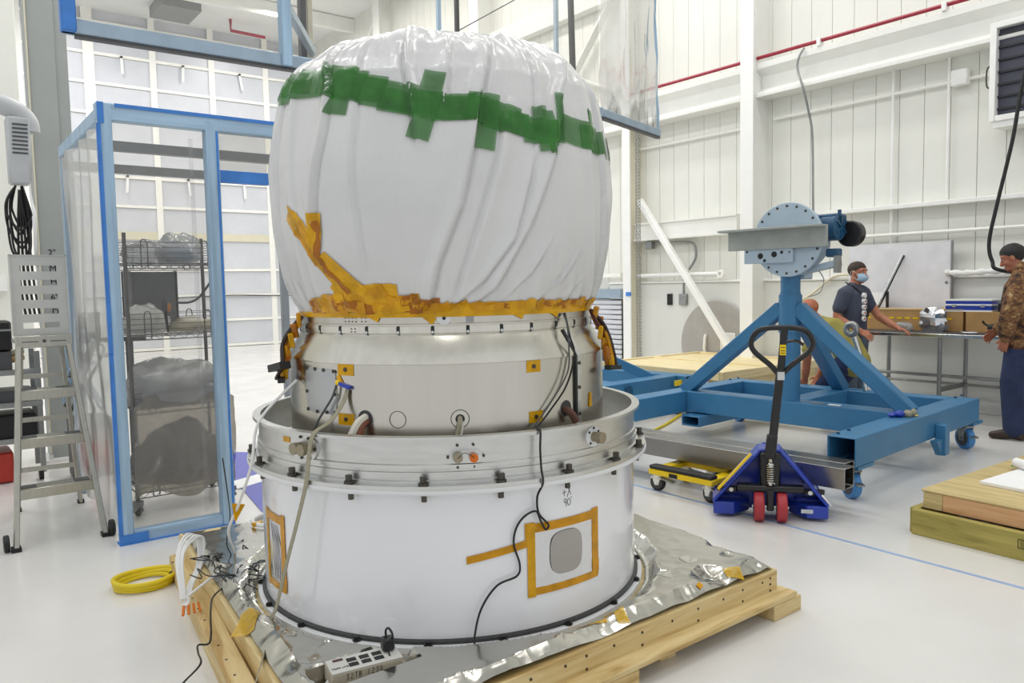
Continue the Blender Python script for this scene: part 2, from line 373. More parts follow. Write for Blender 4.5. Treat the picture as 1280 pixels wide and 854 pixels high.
# partition and steel column at the left
wl = S(MB().bx(-6, .8, 10.1, 10.2, 0, ZC).build('wall_left', M['wall']))
p1 = MB().box((0, 0, 0), (.5, .03, ZC)).build('panel', M['wall'], wl, (-.4, 10.09, ZC/2), bev=.008)
for k in range(1, 5): share(p1, wl, (-.4+.29*k if k < 5 else 0, 10.09-.004*k, ZC/2))
S(MB().bx(-2, .78, 9.98, 10.07, 1.55, 1.7).build('trim_15', M['white_steel']))
cl = S(MB().bx(.885, 1.095, 8, 8.35, 0, ZC).build('trim_16', M['grey_col'], bev=.006))
MB().bx(.872, .884, 7.98, 8.0, 0, ZC).build('edge_strip', M['tan_steel'], cl)
MB().bx(1.097, 1.19, 8.02, 8.33, 0, ZC).build('side_flange', M['grey_col'], cl)
MB().bx(.82, 1.22, 7.92, 8.42, 0, .03).build('base_plate', M['white_steel'], cl)
for sx in (.87, 1.16): MB().cyl((sx, 7.96, .03), (sx, 7.96, .08), .018, 6).build('bolt', M['chrome'], cl)
def text(s, size, m, parent, loc, rot, name='lettering', ext=.0008, align='CENTER'):
    c = bpy.data.curves.new(name, 'FONT'); c.body = s; c.size = size; c.extrude = ext; c.align_x = align; c.align_y = 'CENTER'
    c.materials.append(m); q = bpy.data.objects.new(name, c); COL.objects.link(q); me = bpy.data.meshes.new_from_object(q.evaluated_get(bpy.context.evaluated_depsgraph_get()))
    bpy.data.objects.remove(q); bpy.data.curves.remove(c); me.name = name; me.materials.clear(); me.materials.append(m)
    o = bpy.data.objects.new(name, me); COL.objects.link(o); o.parent = parent; o.location = loc; o.rotation_euler = rot; return o
for s, z in (('2"', 1.875), ('-', 1.82), ('M', 1.733), ('H', 1.62), ('6"', 1.476), ('D', 1.347), ('-', 1.295)):
    text(s, .075, M['ink'], cl, (.976, 7.997, z), (pi/2, 0, 0))
# stained overhead lines at the top left of the view
pr = tag(MB().tube([(6.72, 20.3, 8.4), (6.72, 20.3, 8.12), (7.6, 20.3, 8.1)], .04, 8).build('sprinkler_pipe', M['red']), 'short red sprinkler drop pipe under the roof above the back door', 'pipe')
for k, yy in enumerate((12.5, 15.5, 18.5)): S(MB().bx(-6, XW, yy, yy+.12, 8.05, 8.38).build('trim_%d' % (17+k), M['white_steel']))
S(MB().bx(4.85, 5.75, 19.4, 20.5, 8.14, 8.38).build('trim_20', M['grey_mid']))
# pipes, boxes and cables on the right wall
rp = root('fire_pipe', 'long thin red pipe along the top of the white crane beam', 'pipe', (9.02, 0, 4.45))
MB().cyl((0, -1.4, 0), (0, 8.6, 0), .024, 8).build('pipe', M['red'], rp)
for yy in (3.95, 5.42, 6.42): 
    MB().box((0, yy, -.02), (.09, .05, .1)).build('clamp', M['white_steel'], rp, bev=.006)
tag(MB().bar((9.0, 6.4, 4.45), (8.95, 6.3, 5.1), .035, .05).build('pipe_hanger', M['white_steel']), 'white strap hanger rising from the red pipe at the column', 'hanger')
cd = root('conduit_run', 'white conduit under the crane beam with a square junction box', 'conduit', (9.22, 0, 0))
MB().tube([(0, 8.6, 3.62), (0, 6.6, 3.62)], .018, 8).build('conduit', M['white_steel'], cd); MB().tube([(0, 6.2, 3.66), (0, -1.2, 3.66)], .018, 8).build('conduit', M['white_steel'], cd)
MB().box((-.03, 3.85, 3.68), (.1, .17, .17)).build('junction_box', M['white_steel'], cd, bev=.01)
for yy, lab in ((4.6, 'white vertical conduit on the wall above the whiteboard'), (3.98, 'short white conduit drop right of the long wall conduit')):
    tag(MB().tube([(9.22, yy, 3.93), (9.22, yy, 1.85 if yy > 4.1 else 2.4)], .017, 8).build('wall_conduit', M['white_steel']), lab, 'conduit')
tag(MB().tube(spl([(8.97, 5.60, 4.40), (8.95, 5.66, 4.3), (8.95, 5.68, 4.15), (8.95, 5.6, 3.9), (9.05, 5.58, 3.6), (9.1, 5.56, 3.3), (9.1, 5.54, 2.4), (9.14, 5.54, 2.0)], 6), .014, 6).build('flexible_conduit', M['steel']), 'thin grey flexible conduit dangling from the crane beam behind the gear motor', 'conduit')
tag(MB().tube([(9.17, 5.15, 2.02), (9.17, -1.2, 2.02)], .022, 8).build('wall_pipe', M['wall_trim']), 'cream horizontal pipe above the whiteboard', 'pipe')
tag(MB().tube(spl([(9.14, 6.2, 1.0), (9.14, 5.62, 1.3), (9.14, 5.35, 1.5), (9.14, 5.2, 1.56), (9.14, 4.95, 1.56)], 6), .017, 8).build('bent_pipe', M['tan_steel']), 'cream bent pipe rising beside the man in the grey shirt', 'pipe')
tag(MB().tube(spl([(9.1, 3.92, 1.56), (9.08, 3.7, 1.55), (9.1, 3.4, 1.565), (9.08, 3.1, 1.55), (9.1, 2.5, 1.56), (9.1, 1.5, 1.55)], 6), [.032+.009*sin(k*2.3) for k in range(31)], 10).build('wrapped_pipe', M['white_plastic']), 'plastic wrapped white pipe on the ledge right of the whiteboard', 'pipe')
wp = root('white_pipe', 'white horizontal pipe with valve end above the grey wall disc', 'pipe', (9.12, 0, 1.62))
MB().cyl((0, 8.6, 0), (0, 7.02, 0), .034, 10).build('pipe', M['white_plastic'], wp); MB().lathe([(.03, -.03), (.06, -.03), (.06, .03), (.03, .03)], n=14, closed=True).build('valve', M['white_steel'], wp, (0, 6.98, 0), (0, pi/2, 0))
gc = root('grey_conduit', 'grey bent conduit with junction box on the left wall bay', 'conduit', (9.2, 0, 0))
MB().tube(spl([(0, 8.5, 2.13), (0, 7.7, 2.11), (0, 7.55, 2.08), (0, 7.5, 2.0), (0, 7.5, 1.86), (0, 7.62, 1.7)], 5), .02, 8).build('conduit', M['steel'], gc); MB().box((-.02, 8.38, 2.1), (.09, .13, .12)).build('junction_box', M['steel'], gc, bev=.008)
sw = root('wall_switch', 'grey switch box with conduit stub beside the wall disc', 'switch', (9.19, 7.72, 1.25)); MB().box((0, 0, 0), (.07, .15, .17)).build('box', M['steel'], sw, bev=.01); MB().cyl((0, 0, .08), (0, 0, .36), .014, 8).build('conduit', M['steel'], sw)
tag(MB().box((9.19, 7.99, 1.25), (.03, .09, .17)).build('wall_vent', M['black']), 'small black vent plate on the white wall by the post', 'vent')
wd = root('wall_disc', 'large round grey cover plate on the wall behind the crate', 'cover', (9.18, 7.1, .6))
MB().cyl((0, 0, 0), (-.03, 0, 0), .64, 48).build('plate', mat('grey_disc_paint', 'a9a5a0', .45), wd, bev=.008)
MB().box((-.04, -.22, .02), (.02, .26, .32)).build('label', M['white_plastic'], wd, bev=.02); MB().tube([(-.05, .16, .14), (-.07, .16, .08), (-.07, .17, -.06), (-.05, .17, -.12)], .022, 8).build('latch', M['white_steel'], wd)
# louvred unit at the top right
lu = root('louvred_unit', 'white boxed unit with dark louvred face high on the wall', 'vent', (8.92, 2.82, 3.6))
b = MB(); b.bx(0, .35, .58, .64, -.5, .5); b.bx(0, .35, -.64, -.58, -.5, .5); b.bx(0, .35, -.58, .58, .44, .5); b.bx(0, .35, -.58, .58, -.5, -.44); b.build('frame', M['white_steel'], lu, bev=.006)
MB().bx(.08, .12, -.58, .58, -.44, .44).build('backing', mat('dark_filter', '454755', .45), lu)
l0 = MB().box((0, 0, 0), (.03, 1.16, .022)).build('slat', mat('dark_louvre', '25262c', .4), lu, (.07, 0, -.37))
for k in range(1, 7): share(l0, lu, (.07, 0, -.37+k*.125))
MB().bx(.02, .3, -.6, .6, -.56, -.5).build('sill', M['white_steel'], lu)
MB().tube(spl([(.1, .66, .1), (.1, .7, .06), (.1, .7, -.1), (.1, .66, -.14)], 4), .008, 6).build('handle', M['dark_steel'], lu)
tag(MB().tube(spl([(8.549, 2.678, 4.384), (8.631, 3.008, 3.56), (8.652, 3.131, 2.839), (8.652, 3.255, 2.221), (8.652, 3.317, 1.861), (8.652, 3.286, 1.665), (8.673, 3.193, 1.562), (9.1, 2.7, 1.5)], 8), .019, 8).build('power_cable', M['black']), 'thick black cable hanging in a loop beside the man in camouflage', 'cable')
# hoist chain by the post: real links
b = MB()
for s in (0, 1):
    z = .38
    k = 0
    while z < 7:
        a = (k % 2)*pi/2; R_ = Matrix.Rotation(a, 3, 'Z'); c = Vector((8.88, 8.32+s*.06, z))
        b.tube([c+R_ @ Vector((.018*cos(t), 0, .032*sin(t))) for t in [2*pi*i/8 for i in range(8)]], .006, 4, closed=True); z += .05; k += 1
tag(b.build('hoist_chain', M['steel']), 'double strand of steel hoist chain hanging beside the white post', 'chain')
# thin blue line on the floor
S(MB().prism([(4.1, -2), (4.125, -2), (4.205, 6), (4.18, 6)], 'z', 0, .002).build('floor_marking', mat('pale_blue_line', '9db6dc', .3)))
# ================================================================== payload stack
CX, CY = 1.955, 3.047
def pol(r, th, z): a = radians(th); return Vector((r*cos(a), r*sin(a), z))
ps = root('payload_stack', 'tall white cylinder and aluminium drum stack standing on the foil covered pallet', 'payload', (CX, CY, 0))
cyl_ = MB().lathe([(.852, .2), (.852, .762), (.80, .762), (.80, .2)], n=128, closed=True).build('white_cylinder', M['white_comp'], ps)
MB().lathe([(.81, .168), (.886, .168), (.886, .194), (.882, .198), (.81, .198)], n=128, closed=True).build('base_flange', M['white_flange'], ps)
MB().lathe([(.845, .197), (.867, .197), (.867, .209), (.853, .213), (.845, .213)], n=128, closed=True).build('gasket', M['gasket'], ps)
MB().lathe([(.84, .762), (.906, .762), (.909, .766), (.909, .778), (.84, .778)], n=128, closed=True).build('top_flange', M['white_flange'], ps)
MB().lathe([(.83, .778), (.905, .778), (.905, .795), (.872, .797), (.872, .806), (.863, .808), (.863, .836), (.857, .838), (.857, .846), (.862, .848), (.862, .862), (.855, .865), (.855, .952), (.879, .954), (.879, .966), (.846, .967), (.846, .82), (.70, .815), (.70, .80), (.83, .80)], n=144, closed=True).build('aluminium_ring', M['alum_dull'], ps)
drum = MB().lathe([(.715, .815), (.715, 1.213), (.712, 1.219), (.664, 1.318), (.662, 1.325), (.664, 1.327), (.664, 1.362), (.659, 1.364), (.659, 1.408), (.60, 1.408), (.60, .815)], n=144, closed=True).build('drum', M['alum'], ps)
MB().lathe([(.7148, 1.21), (.7185, 1.212), (.7185, 1.221), (.668, 1.3165), (.66, 1.316)], n=144).build('cone_skirt', M['alum_cone'], ps)
MB().lathe([(.655, 1.352), (.6665, 1.352), (.6665, 1.327), (.655, 1.327)], n=144).build('slot_band', M['alum_cone'], ps)
MB().lathe([(.70, .813), (.775, .813), (.775, .828), (.715, .83)], n=128).build('foot_ring', M['white_flange'], ps)
def onto(r, th, z, tilt=0):   # local frame: x along the wall, y outwards from it, z up
    a = radians(th); o = Matrix(((-sin(a), cos(a), 0), (cos(a), sin(a), 0), (0, 0, 1))); return pol(r, th, z), (0, 0, a-pi/2)
def repeat(first, spots, r, z, parent):
    for k, th in enumerate(spots):
        l, rr = onto(r, th, z); o = first if k == 0 else share(first, parent, l)
        o.location = l; o.rotation_euler = rr
# note: with rotation z = a-90 deg local +y points outwards, +x to the left of it
bt = MB().cyl((0, 0, 0), (0, 0, .008), .019, 12).cyl((0, 0, .006), (0, 0, .03), .013, 6).build('bolt', M['dark_steel'], ps)
th20 = [-129.2+18.2*k for k in range(-10, 10)]
repeat(bt, th20, .889, .797, ps)
nt_ = MB().cyl((0, 0, 0), (0, 0, -.006), .018, 12).cyl((0, 0, -.004), (0, 0, -.03), .011, 6).build('nut', M['dark_steel'], ps); repeat(nt_, th20, .878, .764, ps)
bb = MB().cyl((0, 0, 0), (0, 0, .009), .016, 12).cyl((0, 0, .007), (0, 0, .014), .010, 6).build('base_bolt', M['black'], ps); repeat(bb, th20, .872, .199, ps)
sl = MB().prism([(.007*cos(t), (.0095 if sin(t) > 0 else -.0095)+.007*sin(t)) for t in [2*pi*k/16+.01 for k in range(16)]], 'y', -.004, .0008).build('slot', M['black'], ps); repeat(sl, [-127.6+11.56*k for k in range(-10, 10)], .6668, 1.339, ps)
sc_ = MB().cyl((0, 0, -.008), (0, .001, -.008), .006, 8).build('slot_screw', M['chrome'], ps); repeat(sc_, [-127.6+11.56*k for k in range(-10, 10)], .668, 1.339, ps)
def curved(r, th0, th1, z0, z1, t, name, m, parent, n=12, zz=4, rnd=0):
    # a plate that hugs the drum
    b = MB(); vs = []; fs = []
    for lay in (0, 1):
        for i in range(n+1):
            for j in range(zz+1):
                u, v = i/n*2-1, j/zz*2-1
                if rnd:
                    k = (abs(u)**rnd+abs(v)**rnd)**(1/rnd); mx = max(abs(u), abs(v), 1e-6); u, v = u*mx/max(k, 1e-6), v*mx/max(k, 1e-6)
                vs.append(pol(r+lay*t, th0+(th1-th0)*(u+1)/2, z0+(z1-z0)*(v+1)/2))
    N = (n+1)*(zz+1)
    for i in range(n):
        for j in range(zz):
            a = i*(zz+1)+j; q = (a, a+zz+1, a+zz+2, a+1); fs.append(tuple(x+N for x in q)); fs.append(tuple(reversed(q)))
    ed = [(i*(zz+1), (i+1)*(zz+1)) for i in range(n)]+[(n*(zz+1)+j, n*(zz+1)+j+1) for j in range(zz)]+[((i+1)*(zz+1)+zz, i*(zz+1)+zz) for i in range(n)]+[(j+1, j) for j in range(zz)]
    fs += [(a, b_, b_+N, a+N) for a, b_ in ed]
    return b.add(vs, fs).build(name, m, parent)
pan = curved(.7153, -176.5, -160.5, 1.01, 1.19, .004, 'access_panel', mat('panel_aluminium', 'b9bbbb', .36, 1, .05), drum, 14, 10, 7)
sc = MB().cyl((0, 0, 0), (0, .004, 0), .0075, 8).build('screw', M['dark_steel'], drum)
spots = [(-175.6, 1.183), (-170.5, 1.185), (-166, 1.183), (-161.3, 1.181), (-161.0, 1.09), (-176, 1.09), (-175.6, 1.017), (-170, 1.014), (-165, 1.016), (-161.2, 1.018)]
for k, (th, z) in enumerate(spots):
    l, rr = onto(.719, th, z); o = sc if k == 0 else share(sc, drum, l); o.location = l; o.rotation_euler = rr
for th, z in ((-160.2, 1.373), (-158.6, 1.373), (-160.2, 1.387), (-158.6, 1.387), (-157, 1.373), (-157, 1.387), (-155.4, 1.373), (-155.4, 1.387), (-153, 1.373), (-153, 1.387), (-151.4, 1.373), (-151.4, 1.387), (-157, 1.345), (-155.4, 1.345), (-157, 1.333), (-155.4, 1.333)):
    l, rr = onto(.667 if z < 1.36 else .6592, th, z); d = share(sc, drum, l); d.rotation_euler = rr; d.scale = (.35, .5, .35); d.name = 'rivet'
for th, z, w in ((-156.5, 1.19, 3.2), (-156.9, .995, 3.2), (-95.2, 1.187, 2.6), (-94.6, .988, 2.6)):
    tp = curved(.7156, th-w, th+w, z-.023, z+.023, .0012, 'tape_patch', M['yellow_tape'], drum, 6, 2)
    l, rr = onto(.7162, th, z); d = share(sc, drum, l); d.rotation_euler = rr; d.scale = (1.2, .8, 1.2)
MB().bar(pol(.718, -159.6, 1.165), pol(.72, -157.6, 1.125), .018, .003, pol(1, -158, 0)).build('tape_strip', M['yellow_tape'], drum)
for th in (-149.5, -138.7, -119.6, -81.8):
    l, rr = onto(.7145, th, 1.003); h = MB()
    if th == -138.7:
        h.lathe([(.031, 0), (.0335, 0), (.0335, .0015), (.031, .0015)], n=28, closed=True).build('port_ring', M['grey_dark'], drum, l, (-pi/2, 0, rr[2]))
    else:
        h.lathe([(.033, -.002), (.036, -.002), (.036, .002), (.033, .002)], n=28, closed=True).build('port_ring', M['grey_dark'] if th == -119.6 else M['alum_dull'], drum, l, (-pi/2, 0, rr[2]))
        MB().cyl((0, 0, 0), (0, .0012, 0), .033 if th != -119.6 else .018, 24).build('port_hole', M['gasket'], drum, l, rr)
def cable(name, pts, r, m, parent=None, n=6, seg=8): return MB().tube(spl(pts, seg), r, n).build(name, m, parent)
cable('cable', [pol(.70, -149.5, 1.01), pol(.75, -150.3, .99), pol(.78, -152, .93), pol(.79, -155, .89), pol(.78, -158, .86)], .017, M['cloth_white'], drum, 8)
cable('cable', [pol(.70, -149, .995), pol(.745, -149.2, .98), pol(.77, -150, .92), pol(.78, -154, .87)], .014, mat('brown_cable', '7a4a34', .6), drum, 8)
cable('cable', [pol(.70, -119.6, 1.012), pol(.735, -119.8, .99), pol(.745, -120.8, .93), pol(.76, -121, .86), pol(.78, -121.3, .83)], .010, M['khaki'], drum)
cable('cable', [pol(.70, -119, 1.0), pol(.735, -119.2, .97), pol(.745, -120.2, .91), pol(.76, -120.4, .84)], .006, M['cloth_white'], drum)
cable('cable', [pol(.70, -82, 1.0), pol(.74, -82, .99), pol(.757, -80.5, .95)], .016, mat('brown_cable_sleeve', '5c3a2c', .6), drum, 8)
cable('cable', [pol(.755, -80.7, .955), pol(.77, -79.3, .90), pol(.79, -78.8, .84)], .008, M['cloth_white'], drum)
# dark seam bar up the right of drum and cone
sb = MB(); pts = [pol(.717, -76.6, .83), pol(.718, -76.6, 1.21), pol(.667, -78.2, 1.318)]
for a, b2 in ((pts[0], pts[1]), (pts[1], pts[2])): sb.bar(a, b2, .014, .012, pol(1, -77, 0))
sb.build('seam_gap', M['black'], drum)
sb = MB(); q = [pol(.7185, -74.9, .83), pol(.7195, -74.9, 1.213), pol(.669, -76.3, 1.318)]
for a, b2 in ((q[0], q[1]), (q[1], q[2])): sb.bar(a, b2, .03, .006, pol(1, -75, 0))
sb.build('seam_strip', M['alum_dull'], drum)
for z in (.86, .97, 1.08, 1.18): l, rr = onto(.7225, -74.9, z); d = share(sc, drum, l); d.rotation_euler = rr
MB().bar(pol(.718, -66.5, 1.045), pol(.719, -66.8, .985), .02, .004, pol(1, -66, 0)).build('tape_strip', M['yellow_tape'], drum)
l, rr = onto(.659, -123.8, 1.383); MB().cyl((0, 0, 0), (0, .006, 0), .026, 28).build('boss', M['alum_dull'], drum, l, rr); MB().cyl((0, .005, 0), (0, .0075, 0), .007, 12).build('boss_hole', M['black'], drum, l, rr)
curved(.6593, -116.6, -113.9, 1.366, 1.398, .001, 'coupon', M['steel'], drum, 3, 1)
cable('sensor_lead', [pol(.728, -159.5, 1.13), pol(.735, -161, 1.08), pol(.74, -164, 1.03), pol(.75, -166, .99), pol(.77, -168, .93), pol(.79, -174, .86)], .0045, M['grey_dark'], drum)
MB().bar(pol(.722, -158.6, 1.135), pol(.724, -154.4, 1.122), .016, .014).build('blue_connector', M['blue_deep'], drum)
MB().ball(pol(.722, -159.3, 1.138), .012).build('yellow_knot', M['yellow'], drum)
# webbing strap from the drum, over the lip and down to the pallet
b = MB(); sp = spl([pol(.722, -155.5, 1.115), pol(.74, -156.5, 1.06), pol(.80, -157.3, 1.0), pol(.882, -157.8, .965), pol(.9, -158.4, .88), pol(.914, -158.6, .79), pol(.925, -161.3, .64), pol(.938, -164.3, .49), pol(.955, -168.5, .28), Vector((-.95, -.12, .2)), Vector((-1.02, -.30, .195)), Vector((-1.13, -.52, .192))], 6)
for a, c in zip(sp[:-1], sp[1:]): b.bar(a, c+(c-a)*.08, .019, .003, Vector((a.x, a.y, .35)))
tag(b.build('webbing_strap', M['khaki'], None, (CX, CY, 0)), 'khaki webbing strap hanging from the drum down the white cylinder', 'strap')
# connectors on the ring
def plate(th, z, w, h, m): 
    l, rr = onto(.8555, th, z); poly = []
    for k in range(24):
        a = 2*pi*k/24; poly.append((h/2*cos(a)+(w/2-h/2)*(1 if cos(a) > 0 else -1), h/2*sin(a)))
    return MB().prism(poly, 'y', -.004, .005).build('connector_plate', m, ps, l, rr), l, rr
def conn(pl, x, z, m, r=.017, L=.032, nm='connector'):
    MB().cyl((x, .004, z), (x, L*.6, z), r, 14).cyl((x, L*.6, z), (x, L, z), r*1.12, 14).build(nm, m, pl)
tan = mat('tan_connector_cap', '9c927c', .45, .6)
pl, l, rr = plate(-163, .903, .15, .095, M['alum_dull'])
conn(pl, .016, 0, tan, .02, .045); conn(pl, -.026, -.002, tan, .02, .045)
for x, z in ((.015, .04), (-.03, .038), (-.065, 0), (.012, -.04), (-.033, -.038)): MB().cyl((x, .004, z), (x, .01, z), .006, 8).build('screw', M['dark_steel'], pl)
pl, l, rr = plate(-119.1, .89, .12, .05, M['alum_dull'])
conn(pl, .03, 0, tan, .016); conn(pl, -.028, -.004, mat('orange_cap', 'd86a08', .4), .014, .026); MB().tube(spl([(.03, .034, 0), (.005, .03, .018), (-.028, .03, 0)], 5), .0015, 4).build('wire', M['ink'], pl)
for x, z in ((.03, .042), (-.028, .042), (.065, 0), (-.065, 0), (.03, -.038), (-.028, -.038)): MB().cyl((x, -.002, z), (x, .006, z), .0055, 8).build('screw', M['dark_steel'], pl)
pl, l, rr = plate(-82, .905, .082, .0815, M['white_flange'])
conn(pl, 0, 0, tan, .02, .05)
for x, z in ((.028, .02), (-.028, .018), (.022, -.024), (-.022, -.026), (0, .034)): MB().cyl((x, .004, z), (x, .008, z), .005, 8).build('screw', M['black'], pl)
curved(.8557, -172.4, -169.2, .91, .932, .001, 'tape_patch', M['yellow_tape'], ps, 4, 1)
tb = root('recorder_box', 'flat black box lying inside the aluminium ring in front of the drum', 'box', (CX, CY, .815)); l, rr = onto(.785, -112, .118); MB().box((0, 0, 0), (.26, .055, .022)).build('body', M['black_gloss'], tb, l, rr, bev=.004); MB().box((-.03, 0, .012), (.07, .03, .002)).build('sticker', M['paper'], tb, l, rr); MB().box((0, 0, -.06), (.2, .04, .1)).build('stand', M['grey_dark'], tb, l, rr)
# clipped harness flaps at the sides of the drum
def harness(name, th, label, s):
    h = root(name, label, 'cable', (CX, CY, 0))
    for k in range(4):
        o = random.uniform; base = [pol(.675, th, 1.39), pol(.70+.01*k, th+o(-2, 2), 1.33), pol(.735+.008*k, th+o(-2, 2), 1.27), pol(.745+.01*k, th+o(-3, 3), 1.19), pol(.75+.012*k, th+o(-2, 2), 1.13)]
        cable('harness_wire', base, .009, (M['amber_dark'], mat('maroon_wire', '4a1c18', .5), M['amber'], mat('dark_wire', '2a1a18', .5))[k], h)
    for k, z in enumerate((1.375, 1.33, 1.29, 1.24, 1.20, 1.16)):
        c_ = pol(.69+(1.38-z)*.33, th+random.uniform(-1.5, 1.5), z); MB().bar(c_-Vector((0, 0, .03)), c_+Vector((random.uniform(-.015, .015), random.uniform(-.015, .015), .03)), random.uniform(.02, .035), random.uniform(.012, .028), pol(1, th+40*k, 0)).build('amber_tape', (M['amber'], M['amber_dark'], M['yellow_tape'])[k % 3], h, bev=.004)
    MB().bar(pol(.76, th-4, 1.14), pol(.79, th+5, 1.13), .03, .02).build('connector', M['black'], h)
harness('wire_harness', 172, 'amber taped wire harness at the left edge of the drum', 1)
harness('wire_harness', -54, 'amber taped wire harness at the right edge of the drum', -1)
sb2 = tag(MB().bar(Vector((CX, CY, 0))+pol(.80, 171, 1.175), Vector((CX, CY, 0))+pol(.775, 178, 1.195), .05, .03).build('proximity_sensor', M['black_gloss']), 'small black sensor head sticking out left of the drum', 'sensor')
for th in (172, -56):
    l, rr = onto(.755, th, .83); MB().cyl((0, 0, 0), (0, 0, .02), .055, 20).build('clamp_foot', M['white_flange'], ps, l, rr)
    for a in range(5): MB().cyl((.04*cos(a), .04*sin(a), .019), (.04*cos(a), .04*sin(a), .028), .007, 6).build('foot_bolt', M['black'], ps, l, rr)
# taped windows on the white cylinder
def window_patch(th0, th1, z0, z1, tw, tl, skew=0):
    w = curved(.853, th0+tw*.6, th1-tw*.6, z0+.02, z1-.02, .002, 'foil_window', M['foil_flat'], ps, 16, 10)
    zw = .028
    def strip(a, c, e, f, m=M['amber']): 
        o = curved(.8556, a, c, e, f, .0012, 'tape_strip', m, w, 10, 2)
        for v in o.data.vertices: v.co.z += skew*(((math.degrees(atan2(v.co.y, v.co.x))-th0+540) % 360)-180)
        return o
    for v in w.data.vertices: v.co.z += skew*(((math.degrees(atan2(v.co.y, v.co.x))-th0+540) % 360)-180)
    strip(th0-.3, th1+.2, z1-zw, z1+.006); strip(th0, th1, z0, z0+zw); strip(th0, th0+tw, z0-.006, z1+.01, M['yellow_tape']); strip(th1-tw, th1+.3, z0+.006, z1+.014); strip(th0-.6, th0+tw*.9, z1-.05, z1+.012, M['amber'])
    strip(th1-tw*.8, th1+.5, z0+.02, z0+.07)
    return w
w1 = window_patch(-103.9, -80.6, .338, .606, 2.2, '')
for v in w1.data.vertices:
    a = radians(0); r_ = hypot(v.co.x, v.co.y); k = 1+.0022*noise.noise(v.co*22); v.co.x *= k; v.co.y *= k
curved(.8575, -97.4, -86.9, .398, .566, .0008, 'grey_disc', mat('grey_film_disc', 'a8a39e', .5), w1, 14, 10, 3.2)
b = MB(); vs = []
o = curved(.8556, -119.5, -102.5, 0, .028, .0012, 'tape_strip', M['amber'], w1, 14, 1)
for v in o.data.vertices: th = math.degrees(atan2(v.co.y, v.co.x)); v.co.z += .489+(.042)*(th+119.5)/17
w2 = window_patch(-187.5, -174.2, .285, .59, 2.0, '')
for k in range(5):
    th = -181.5+1.0*k; cable('wrinkle', [pol(.8565, th-1.2, .55), pol(.858, th+.3*k, .45), pol(.857, th+.8, .33)], .0025, M['foil_flat'], w2, 5, 4)
# pen marks on the cylinder:  +X  90 deg
def strokes(pr, th, z, lines, w, name, parent, m=M['ink']):
    b = MB()
    for ln in lines:
        for a, c in zip(ln[:-1], ln[1:]):
            P1 = pol(pr, th+math.degrees(a[0]/pr), z+a[1]); P2 = pol(pr, th+math.degrees(c[0]/pr), z+c[1]); b.bar(P1, P2+(P2-P1)*.1, w, .0006, pol(1, th, 0))
    return b.build(name, m, parent)
ring = lambda cx, cz, r1, r2, n=10: [(cx+r1*cos(2*pi*k/n), cz+r2*sin(2*pi*k/n)) for k in range(n+1)]
strokes(.8525, -91.6, .708, [[(-.022, .0), (-.006, .003)], [(-.014, .012), (-.014, -.01)], [(.004, .024), (.018, -.008)], [(.018, .026), (.002, -.014)],
    ring(-.010, -.031, .006, .008), [(-.004, -.026), (-.005, -.052)], ring(.009, -.038, .008, .013), ring(.021, -.022, .0015, .0015, 5)], .0022, 'handwriting', ps)

# ================================================================== plastic shroud
PR = [(1.40, .663), (1.41, .666), (1.43, .674), (1.46, .688), (1.50, .703), (1.535, .714), (1.60, .728), (1.65, .738), (1.73, .749), (1.82, .757), (1.90, .761), (2.0, .760), (2.08, .749), (2.195, .730), (2.31, .703), (2.37, .668), (2.42, .625), (2.462, .574), (2.495, .53), (2.515, .46), (2.53, .36), (2.54, .22), (2.545, .08), (2.546, 0)]
SL = [0]
for (z0, r0), (z1, r1) in zip(PR[:-1], PR[1:]): SL.append(SL[-1]+hypot(z1-z0, r1-r0))
def prof(s):
    s = max(0, min(SL[-1], s))
    for i in range(len(SL)-1):
        if s <= SL[i+1]: t = (s-SL[i])/(SL[i+1]-SL[i]); return PR[i][1]+(PR[i+1][1]-PR[i][1])*t, PR[i][0]+(PR[i+1][0]-PR[i][0])*t
def s_of_z(z):
    for i in range(len(PR)-1):
        if z <= PR[i+1][0]: return SL[i]+(SL[i+1]-SL[i])*(z-PR[i][0])/(PR[i+1][0]-PR[i][0])
    return SL[-1]
